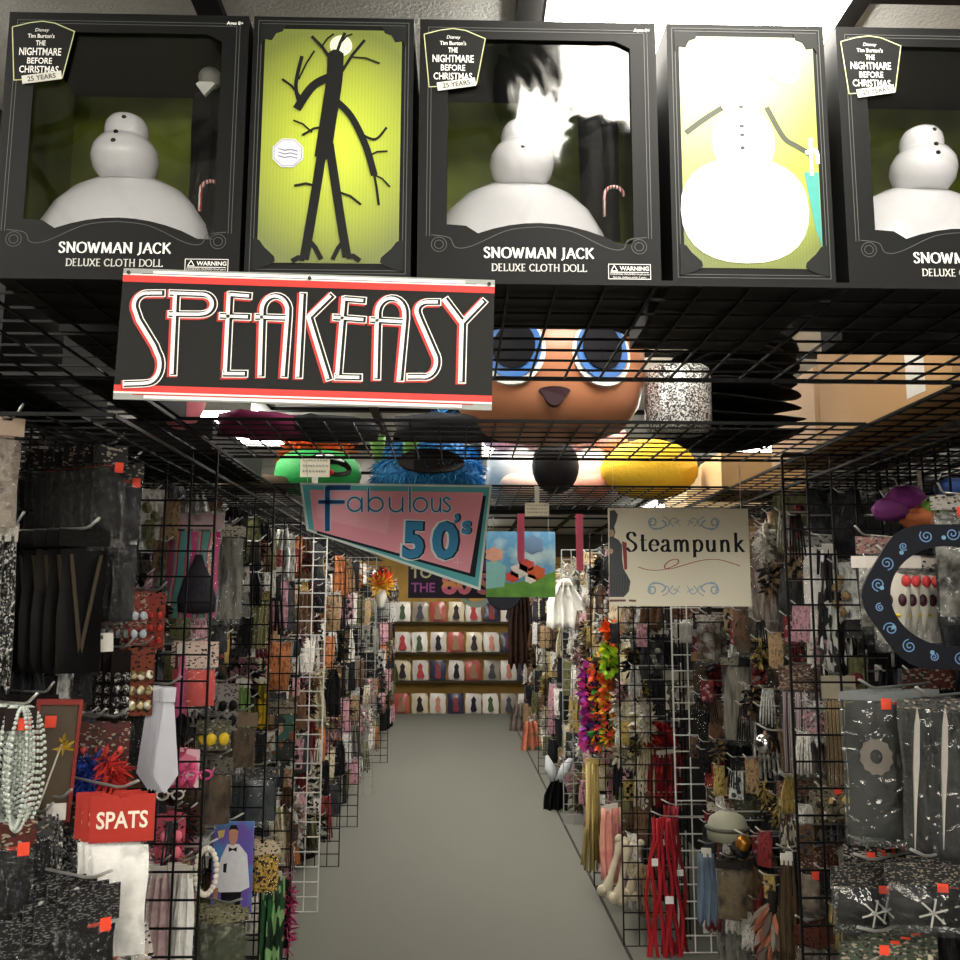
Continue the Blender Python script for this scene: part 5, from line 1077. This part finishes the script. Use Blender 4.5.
for k, (px, py) in enumerate(((700, 650), (712, 745), (705, 700), (716, 800))):
    R_(bag(.09, .2, ('8c6c4c', '7c2c24', '3c3430', 'b8b0a0')[k], (BRN, RED, DKS, BRN)[k], .02, .04, PL, False, None, 120+k), px, py, 4.45, 5, ('brown', 'red', 'black', 'tan')[k]+' packet seen through the white grid on the right', ('brown', 'red', 'black', 'tan')[k]+' packets behind the white grid', step=.035, yaw=35, side=1)

# ------------------------------------------------------------------ right side further in
r = thing('white_gown', 'white gauzy gown hanging past the pink ribbon strips', 'costume', at(566, 580, 7.0)); m = MB(); m.drape(.26, .36, 4, .03, .006, 0, 24, 8, .3, 3, .2); m.build('skirt', mat('dcdcd6', .7), r, True); m = MB(); m.ball((0, 0, -.02), .05, (1, .6, .7), 10, 6); m.build('bodice', mat('c8c4b8', .7), r, True); hook(2, 7.0, r.location.z+.02, r.location.x-.03, 'wire hook holding the white gown')
def garland(px, py, Y, L, cols, label, seed, rad=.035, n=420):
    r = tuft('flower_garland', 'garland', [(0, 0, -.03), (.01, 0, -L*.5), (0, 0, -L)], rad, n, .04, [mat(c, .6) for c in cols], seed, .28, .1); R_(r, px, py, Y, 1, label, 'flower garlands', side=2); return r
garland(598, 655, 5.6, .5, ('e85c28', 'd83c80', '3c8c3c', 'e8b030', '2c2c60'), 'bright orange, pink and green flower garland on the right rack', 3)
garland(587, 662, 5.7, .48, ('8c2c98', 'b83c9c', 'd03c8c'), 'purple and magenta flower garland beside the bright one', 4, .025)
garland(607, 662, 5.5, .44, ('e86428', 'e8a830', '4c9c3c', 'c83050'), 'orange and yellow flower garland beside the bright one', 5, .025)
garland(609, 618, 5.35, .12, ('f07830', 'e05c20'), 'short neon orange flower bunch under the cream sign', 6, .02, 120)
garland(608, 640, 5.36, .16, ('a0d838', 'd8e03c'), 'short lime yellow flower bunch below the orange one', 7, .02, 140)
def fringe(px, py, Y, w, L, cols, label, seed, nm='grass_skirt', cat='skirt', n=26):
    r = thing(nm, label, cat, at(px, py, Y)); rg = random.Random(seed); m = MB()
    for k in range(n):
        x = (k/(n-1)-.5)*w*.5; e = (k/(n-1)-.5)*w; m.mi = rg.randrange(len(cols))
        m.tube([(x, rg.uniform(-.02, .02), 0), (x*1.2, rg.uniform(-.03, .03), -L*.5), (e, rg.uniform(-.04, .04), -L*rg.uniform(.9, 1))], .006, 5)
    m.build('fringe', [mat(c, .6) for c in cols], r, True); m = MB(); m.box(-w*.3, w*.3, -.02, .02, -.01, .02); m.build('waistband', mat(cols[0], .6), r); hook(2, Y, r.location.z+.02, r.location.x-.04, 'wire hook holding the '+label.split(' hang')[0]); return r
fringe(592, 762, 5.65, .13, .62, ('b8a060', '8c7844', 'c8b478'), 'straw-coloured grass skirt hanging near the floor', 3)
R_(hanging('pink_stocking', 'stockings', .09, .38, pat(('d88c80', 'e8a898', 'c86c78'), 6, 'noise', .6), 2, .012, 16, .8), 608, 802, 5.2, 2, 'salmon pink stocking packet beside the straw skirt', 'salmon pink stockings', step=.05, yaw=10, side=2)
def bone(px0, py0, px1, py1, Y, label):
    a = at(px0, py0, Y); b = at(px1, py1, Y-.05); d = b-a; r = thing('bone_prop', label, 'bone prop', a, (0, 0, 0), 'big cream bone props'); m = MB(); BM = mat('b8ae98', .6)
    m.tube([(0, 0, 0), d*.1, d*.3, d*.7, d*.9, d], [.02, .026, .017, .018, .028, .02], 12); m.build('shaft', BM, r, True)
    u = d.normalized().cross(Vector((0, 1, 0))).normalized(); 
    for q, rr in ((Vector((0, 0, 0)), .022), (d, .028)):
        m = MB()
        for s in (-1, 1): m.ball(q+u*s*rr*.7, rr, (1, 1, 1), 12, 8)
        m.build('knuckle', BM, r, True)
bone(622, 840, 606, 892, 4.95, 'cream bone prop leaning low on the right, left one'); bone(629, 845, 618, 899, 4.86, 'cream bone prop leaning low on the right, middle one'); bone(638, 843, 630, 895, 4.98, 'cream bone prop partly behind the black grid on the right')
# red beads and ropes
R_(hanging('dark_garment', 'costume', .13, .34, pat(('161618', '2c2c30', '3c3c40'), 14, 'noise', .5), 5, .02, 31, .7), 652, 628, 4.95, 3, 'charcoal pleated garment left of the white grid below the cream sign', 'charcoal pleated garments', step=.06, side=2)
R_(bag(.1, .2, '5a2c20', WHT, .04, .05, PL, False, None, 131), 682, 606, 4.85, 3, 'white packet with a brown top under the left end of the cream sign', 'white packets with brown tops', step=.05, yaw=20, side=2)
R_(bag(.09, .22, '8c8880', pat(('b8b0a4', '5c4c40', 'e0dcd0'), 20, 'vor', .4), .03, .05, PL, False, None, 132), 672, 668, 4.85, 3, 'pale mottled packet left of the white grid', 'pale mottled packets', step=.05, yaw=25, side=2)
R_(tuft('feather_bunch', 'feathers', [(-.05, 0, -.04), (.05, 0, -.06)], .03, 260, .04, [mat('c8c0ac', .6), mat('8c8470', .6)], 41, .2), 628, 745, 5.1, 2, 'cream shaggy bunch behind the black grid on the right', 'cream shaggy bunches', step=.05, side=2)
def ropes(px, py, Y, n, L, w, col, label, seed, knots=False):
    r = thing('red_rope_bundle', label, 'rope', at(px, py, Y)); rg = random.Random(seed); m = MB()
    for k in range(n):
        x = (k/(max(1, n-1))-.5)*w; pts = [(x*.6+rg.uniform(-.01, .01), rg.uniform(-.02, .02), -L*j/9) if j < 2 else (x*(.8+.06*j)+.012*math.sin(j*1.3+k*2), rg.uniform(-.015, .015), -L*j/9*rg.uniform(.97, 1)) for j in range(10)]
        m.tube(pts, .009, 7)
    m.build('ropes', col, r, True)
    m = MB(); m.ball((-w*.4, -.01, -L*.9), .03, (1, 1, 1.2), 10, 8, .2); m.build('knot', col, r, True)
    m = MB(); m.box(.0, .04, -.03, -.028, -L*.45, -L*.41); m.build('tag', INK, r); m = MB(); m.box(-.06, -.03, -.03, -.028, -L*.25, -L*.21); m.build('tag', INK, r); hook(1, Y+.01, r.location.z+.006, r.location.x-.05, 'wire hook holding the '+label.split(' hang')[0]); return r
CR = mat('a01824', .6); CR2 = mat('7c101c', .6)
ropes(662, 818, 4.62, 8, .85, .14, CR, 'bright red rope bundle hanging to the floor by the white grid', 5)
ropes(672, 806, 4.66, 5, .7, .08, CR2, 'darker red rope bundle hanging beside the white grid', 8)
R_(tuft('red_bead_bunch', 'beads', [(-.06, 0, -.04), (.06, 0, -.06)], .04, 500, .03, [mat('a81c28', .4), mat('6c0c18', .4), mat('c83c3c', .4)], 11, .3), 655, 722, 5.0, 3, 'cluster of dark red chilli beads by the white grid', 'clusters of dark red beads', step=.05, side=2, dz=-.05)
R_(hanging('red_feather_strip', 'accessory', .13, .26, pat(('8c1420', '4c0810', 'b83030'), 20, 'noise', .6), 5, .02, 18, .8), 660, 748, 4.9, 3, 'deep red hanging fabric left of the white grid', 'deep red hanging fabrics', step=.05, side=2)
r = thing('rabbit_ears', 'grey-white rabbit ears on a black costume low on the right', 'costume ears', at(556, 768, 7.9)); m = MB()
for s, tl in ((-1, -.1), (1, .25)): m.tube([(s*.02, 0, -.1), (s*.03+tl*.2, 0, 0), (s*.03+tl*.45, 0, .1)], [.03, .045, .012], 8)
m.build('ears', mat('c4c8cc', .7), r, True); m = MB(); m.drape(.2, .28, 3, .04, .01, -.08, 16, 6, .4, 2); m.build('black_cloth', DK, r, True)
hook(2, 7.9, r.location.z-.03, r.location.x-.03, 'wire hook holding the rabbit ears costume')
R_(hanging('dark_gown', 'costume', .3, 1.1, pat(('1c1412', '3c2820', '141010'), 6, 'noise', .6), 5, .05, 21, .5, .2), 521, 580, 12.4, 1, 'long dark brown gown at the far right of the aisle', None, step=.12, side=2)
R_(hanging('patterned_garment', 'costume', .22, .5, pat(('a85048', 'c87c60', '3c6c50'), 8, 'noise', .6), 3, .03, 22, .6, .2), 531, 718, 11.2, 1, 'coral and green garment near the floor at the far right', 'coral garments', step=.1, side=2)
R_(hanging('patterned_garment', 'costume', .22, .5, pat(('6c5048', '8c8078', '3c3430'), 8, 'noise', .6), 3, .03, 23, .6, .2), 519, 700, 13, 1, 'grey-brown garment near the floor at the far right', 'grey-brown garments', step=.1, side=2)
p = at(470, 585, 5.6)
m = MB(); ring_plate(m, [(.105*math.cos(k*PI/16), .105*math.sin(k*PI/16)) for k in range(32)], [(.07*math.cos(k*PI/16), .07*math.sin(k*PI/16)) for k in range(32)], 0, .02)
a = at(476, 590, 5.6); r = thing('round_wreath', 'grey-green ring wreath hanging under the two picture signs', 'wreath', a); m.build('ring', mat('5c685c', .6), r); m = MB(); rg = random.Random(2)
for k in range(9): m.ball((rg.uniform(-.05, .05), -.01, rg.uniform(-.05, .05)), .014, (1, .6, 1), 8, 6)
m.build('ornaments', pat(('c89c60', 'a83c30', 'e0d8c0'), 20, 'vor', .5), r, True); m = MB(); m.tube([(0, 0, .1), (0, 0, 2.08-a.z)], .0012, 5); m.build('cord', BLK, r)
a = at(504, 592, 5.4); r = thing('black_disc', 'flat black disc hanging right of the ring wreath', 'disc', a); m = MB(); m.lathe([(.001, 0), (.10, 0), (.105, .006), (.10, .012), (.001, .012)], 28); m.v = [(x, z, y) for x, y, z in m.v]; m.build('disc', mat('1a1c22', .4), r); m = MB(); m.tube([(0, 0, .1), (0, 0, 2.08-a.z)], .0012, 5); m.build('cord', BLK, r)

# ------------------------------------------------------------------ back wall of packaged costumes
YB = 15.2
m = MB(); m.box(-2.6, 2.6, YB+.06, YB+.1, .0, 2.5); tag(m.build('slat_wall', pat(('a8843c', '8c6c2c'), 3, 'noise', .6, (1, 1, 1), .1)), 'yellow-brown slat wall at the end of the aisle', 'slat wall')
for z, nm in ((1.47, 'top'), (.985, 'second'), (.54, 'third'), (.02, 'lowest')):
    m = MB(); m.box(-1.4, 1.3, YB-.12, YB+.058, z-.05, z-.03); tag(m.build('shelf_board', mat('3c3424', .6)), nm+' long shelf on the yellow slat wall', 'shelf', 'shelves on the yellow slat wall')
CO = ['c8c4bc', 'd8d4cc', 'a85048', 'e0dcd4', '34344c', 'd0c4a8', '9c9488', 'd0c8c0']; PR = ['2c2428', 'a83038', '3c5030', '3c3c44', 'c08068', '7c2c30', '20202c', '8c6c50']
protos = []
for k in range(8):
    r = thing('costume_packet', '', 'package', (0, 0, 0)); m = MB(); m.pillow(.255, .315, .06, 0, .32, 5, 6, k, .2); m.build('packet', mat(CO[k], .35, coat=.4), r, True)
    m = MB(); rg = random.Random(k); a = rg.uniform(.02, .045)
    m.prism([(-.016, .255), (0, .28), (.016, .255), (.04, .225), (.03, .17), (a+.03, .06), (a, .03), (-a, .03), (-a-.02, .07), (-.03, .17), (-.042, .22)], -.040, -.030); m.build('figure_print', mat(PR[(k*3+1) % 8], .5), r); protos.append(r)
RW = {'top': 1.47, 'second': .985, 'third': .54, 'lowest': .02}; used = set()
DES = ['dark figure print on pale grey', 'green figure print on near-white', 'skin-toned figure print on red', 'black figure print on white', 'red figure print on navy', 'grey figure print on mustard', 'brown figure print on grey', 'dark red figure print on pale pink']
rg = random.Random(7)
for ri, (nm, z) in enumerate(RW.items()):
    for i in range(9):
        k = (i*3+ri*5+(i//3)) % 8
        x = -1.17+.285*i+rg.uniform(-.01, .01)
        ORD = ['first', 'second', 'third', 'fourth', 'fifth', 'sixth', 'seventh', 'eighth', 'last']
        l = 'costume packet %s from the left on the %s shelf of the yellow wall' % (ORD[i], nm)
        rot = (-.12, rg.uniform(-.04, .04), rg.uniform(-.1, .1)); loc = (x, YB-.04, z-.025)
        if k in used: dup(protos[k], loc, rot, l, 'costume packets on the yellow slat wall')
        else: used.add(k); protos[k].location = loc; protos[k].rotation_euler = rot; protos[k]['label'] = l; protos[k]['group'] = 'costume packets on the yellow slat wall'

# ------------------------------------------------------------------ long runs of small goods on both sides
def simple(nm, bm, mt, smooth=True):
    me_o = bm.build(nm, mt, None, smooth); return me_o
KINDS = []
def kind(word, nm, cat, mk, mts): KINDS.append((word, nm, cat, mk, mts))
def mk_bag(seed): m = MB(); m.pillow(.11, .25, .04, 0, 0, 5, 7, seed, .5); return m
def mk_drape(seed): m = MB(); m.drape(.12, .29, 3, .02, .006, 0, 16, 6, .5, seed, .1); return m
def mk_card(seed):
    m = MB(); m.prism([(-.055, 0), (.055, 0), (.055, -.2), (-.055, -.2)], 0, .003); m.mi = 1
    rg = random.Random(seed)
    for k in range(5): m.ball((rg.uniform(-.03, .03), -.012, -.06-.028*k), .018, (1, .6, 1), 7, 5, .3, seed+k)
    return m
def mk_tuft(seed): m = MB(); m.fur([(0, 0, -.04), (0, 0, -.2)], .02, 130, .07, seed, 2, .14, .5); m.tube([(0, 0, 0), (0, 0, -.2)], .015, 6); return m
def mk_strip(seed):
    m = MB()
    for k in range(6): m.tube([((k-2.5)*.012, 0, 0), ((k-2.5)*.018, .01*math.sin(k*2+seed), -.16), ((k-2.5)*.02, 0, -.27+.02*math.sin(k*3))], .0065, 5)
    return m
def mk_hat(seed): m = MB(); m.lathe([(.12, -.16), (.125, -.15), (.06, -.14), (.06, -.05), (.05, -.02), (.001, -.015)], 18); return m
PALL = {
 'black': ('0e0e10', '26262a'), 'charcoal': ('202226', '44464a'), 'silver': ('3a3a38', 'd8d8d4', '2c2c2c'), 'white': ('6c6a66', 'f0ece4', 'a8a49c'), 'cream': ('5c5640', 'd0c6a8', '8c8468'),
 'brown': ('241a14', '6c503a', '1c1614'), 'tan': ('4c4030', 'a88c68', '2c2620'), 'olive': ('24241a', '6c6c48', '3c3c28'), 'crimson': ('2c0c10', '84282c', '1c1010'), 'orange': ('5c3018', 'c07848', '2c1c14'),
 'gold': ('3c3018', 'c0a860', '6c5428'), 'grey': ('2c2c2a', '84847c', '4c4c48'), 'rose': ('5c3440', 'c898a4', '3c2c30'), 'teal': ('1c4c4c', '5c9c94'), 'green': ('1c4424', '5c9450')}
def pm(c, i): return pat(PALL[c], 34+9*i, 'noise', .35, (1, 1, .45), .6)
FH_ = []
def fill(side, ys, zs, xf, palette, where, seed, kinds, sc=1.0, tiny=''):
    rg = random.Random(seed); cache = {}; cnt = 0
    for (y0, y1, step, place) in ys:
        y = y0
        while y < y1:
            for zi, (z, zw) in enumerate(zs):
                kd = rg.choice(kinds); c = rg.choice(palette); x = xf(y)+rg.uniform(-.0, .10)*(-1 if side < 0 else 1)
                yy = y+rg.uniform(-.05, .05)*step/.3
                key = (kd, c)
                if key not in cache:
                    mk, mts, nm, cat = {'bag': (mk_bag, 1, 'hanging_packet', 'package'), 'drape': (mk_drape, 1, 'hanging_garment', 'garment'), 'card': (mk_card, 2, 'carded_accessory', 'package'),
                        'tuft': (mk_tuft, 2, 'feather_bunch', 'feathers'), 'strip': (mk_strip, 1, 'fringe_bundle', 'trim'), 'hat': (mk_hat, 1, 'costume_hat', 'hat')}[kd]
                    m = mk(rg.randrange(99)); c2 = rg.choice(palette)
                    o = m.build(nm, [pm(c, 1)] if mts == 1 else [pm(c, 1), pm(c2, 2)], None, kd != 'card'); o['category'] = cat; cache[key] = o; first = True
                else: o = cache[key].copy(); C.objects.link(o)
                zz = z+rg.uniform(-.03, .03); FH_.append((side, x, yy, zz, zw, place)); o.location = (x, yy, zz); o.rotation_euler = (rg.uniform(-.06, .06), rg.uniform(-.08, .08), rg.uniform(.1, .9)*(1 if side < 0 else -1)); s = rg.uniform(.85, 1.08)*sc; o.scale = (s, s, s*rg.uniform(.9, 1.1))
                word = {'bag': 'hanging packet', 'drape': 'hanging garment', 'card': 'carded accessory', 'tuft': 'feather bunch', 'strip': 'fringe bundle', 'hat': 'costume hat'}[kd]
                o['label'] = '%s%s %s %s, %s' % (tiny, c, word, zw, place); o['group'] = '%s%s %ss %s' % (tiny, c, word, where); cnt += 1
            y += step
    return cnt
ZL = [(2.02, 'top row'), (1.74, 'second row down'), (1.46, 'third row down'), (1.18, 'fourth row down'), (.90, 'fifth row down'), (.62, 'second row up'), (.36, 'lowest row')]
DKP = ['black', 'charcoal', 'black', 'brown', 'grey', 'silver', 'tan', 'olive', 'crimson', 'black', 'charcoal', 'grey', 'silver', 'cream']
MXP = ['black', 'white', 'cream', 'brown', 'tan', 'silver', 'crimson', 'orange', 'gold', 'charcoal', 'grey', 'green']
RTP = ['cream', 'white', 'tan', 'gold', 'brown', 'silver', 'olive', 'black', 'grey', 'charcoal', 'rose', 'cream', 'black', 'silver', 'brown', 'charcoal']
KD = ['bag', 'bag', 'drape', 'card', 'tuft', 'strip', 'bag']
n = 0
n += fill(-1, [(1.7, 2.8, .16, 'left rack before the first divider')], ZL[1:6], lambda y: -1.03, ['black', 'charcoal', 'black', 'brown', 'silver'], 'at the near left', 11, ['bag', 'card', 'bag', 'drape'])
n += fill(-1, [(3.0, 3.7, .15, 'left rack behind the first divider'), (3.85, 4.35, .16, 'left rack behind the second divider')], ZL, lambda y: -.93, ['black', 'charcoal', 'brown', 'grey', 'silver', 'rose', 'olive', 'black'], 'behind the first left dividers', 12, KD)
n += fill(-1, [(4.5, 5.25, .17, 'left rack before the nearest white grid'), (5.4, 6.15, .18, 'left rack behind the nearest white grid'), (6.3, 8.4, .25, 'left rack between the white grids'), (8.7, 13.3, .38, 'far left rack past the second white grid')], ZL, lambda y: -.88, DKP+['white', 'white', 'orange', 'rose'], 'along the left rack', 13, KD)
n += fill(1, [(1.75, 2.8, .17, 'right rack before the first divider')], ZL[1:6], lambda y: 1.27, ['black', 'charcoal', 'black', 'grey', 'silver'], 'at the near right', 14, ['bag', 'card', 'bag', 'drape'])
n += fill(1, [(3.0, 4.6, .17, 'right rack before the white grid')], ZL, lambda y: 1.20, ['black', 'charcoal', 'brown', 'tan', 'grey', 'silver', 'olive', 'crimson'], 'in the right bay', 15, KD)
n += fill(1, [(4.9, 5.7, .16, 'right rack by the bone props'), (5.85, 7.2, .2, 'right rack by the flower garlands'), (7.45, 9.5, .27, 'right rack past the far white grid'), (9.75, 13.3, .38, 'far right rack at the end of the aisle')], ZL, lambda y: .93, RTP, 'along the right rack', 16, KD)
ZM = [(1.93, 'near the top'), (1.80, 'high up'), (1.60, 'above eye level'), (1.52, 'at eye level'), (1.33, 'at chest height'), (1.24, 'at elbow height'), (1.05, 'below waist height'), (.97, 'at hip height'), (.80, 'at thigh height'), (.68, 'at knee height'), (.50, 'low down'), (.42, 'lowest')]
SP_ = ['silver', 'black', 'white', 'charcoal', 'silver', 'brown', 'tan', 'crimson', 'black', 'rose', 'gold', 'black']
n += fill(-1, [(3.02, 3.7, .19, 'second left bay'), (3.9, 4.35, .2, 'third left bay'), (4.5, 6.1, .3, 'bays around the left white grid')], ZM, lambda y: -.86, SP_, 'on the left', 21, ['card', 'bag', 'strip', 'tuft', 'drape'], .5, 'small ')
n += fill(-1, [(2.35, 2.8, .2, 'first left bay')], ZM[3:], lambda y: -.93, ['silver', 'black', 'charcoal', 'crimson', 'black', 'tan'], 'in the first left bay', 22, ['card', 'bag', 'strip', 'card'], .5, 'small ')
n += fill(1, [(3.02, 4.6, .21, 'second right bay')], ZM, lambda y: 1.10, SP_, 'on the right', 23, ['card', 'bag', 'strip', 'tuft', 'drape'], .5, 'small ')
n += fill(2, [(4.9, 7.2, .33, 'bays by the flower garlands')], ZM, lambda y: .87, ['white', 'cream', 'silver', 'black', 'tan', 'gold', 'brown', 'rose', 'black'], 'by the garlands', 24, ['card', 'bag', 'strip', 'tuft', 'drape'], .55, 'small ')
FH_.sort(key=lambda q: q[2]); far = MB()
def prong(m, L, T=None): m.T = T; m.tube([(0, 0, 0), (L, 0, 0), (L+.02, 0, .016)], .003, 5); m.box(-.003, .002, -.01, .01, -.03, .015)
for side, x, yy, zz, zw, place in FH_:
    bx = BX[-1] if side < 0 else (BX[1] if yy < 4.7 else BX[2]); L = abs(x-bx)+.015; T = Matrix.Translation((bx, yy, zz-.003)) @ Matrix.Rotation(0 if side < 0 else PI, 4, 'Z')
    if hooks[0] < 296:
        hooks[0] += 1; m = MB(); prong(m, L); o = m.build('display_hook', CHR, None, True); o.matrix_world = T; tag(o, 'short wire hook, %s, %s' % (zw, place), 'hook', 'short wire hooks, %s, %s' % (zw, place))
    else: prong(far, L, T)
far.T = None; o = far.build('display_hook', CHR, None, True); tag(o, 'small wire hooks holding the goods along the far racks on both sides', 'hooks'); o['kind'] = 'stuff'
print('filled', n, 'hooks', hooks[0], 'objects', len(bpy.data.objects))
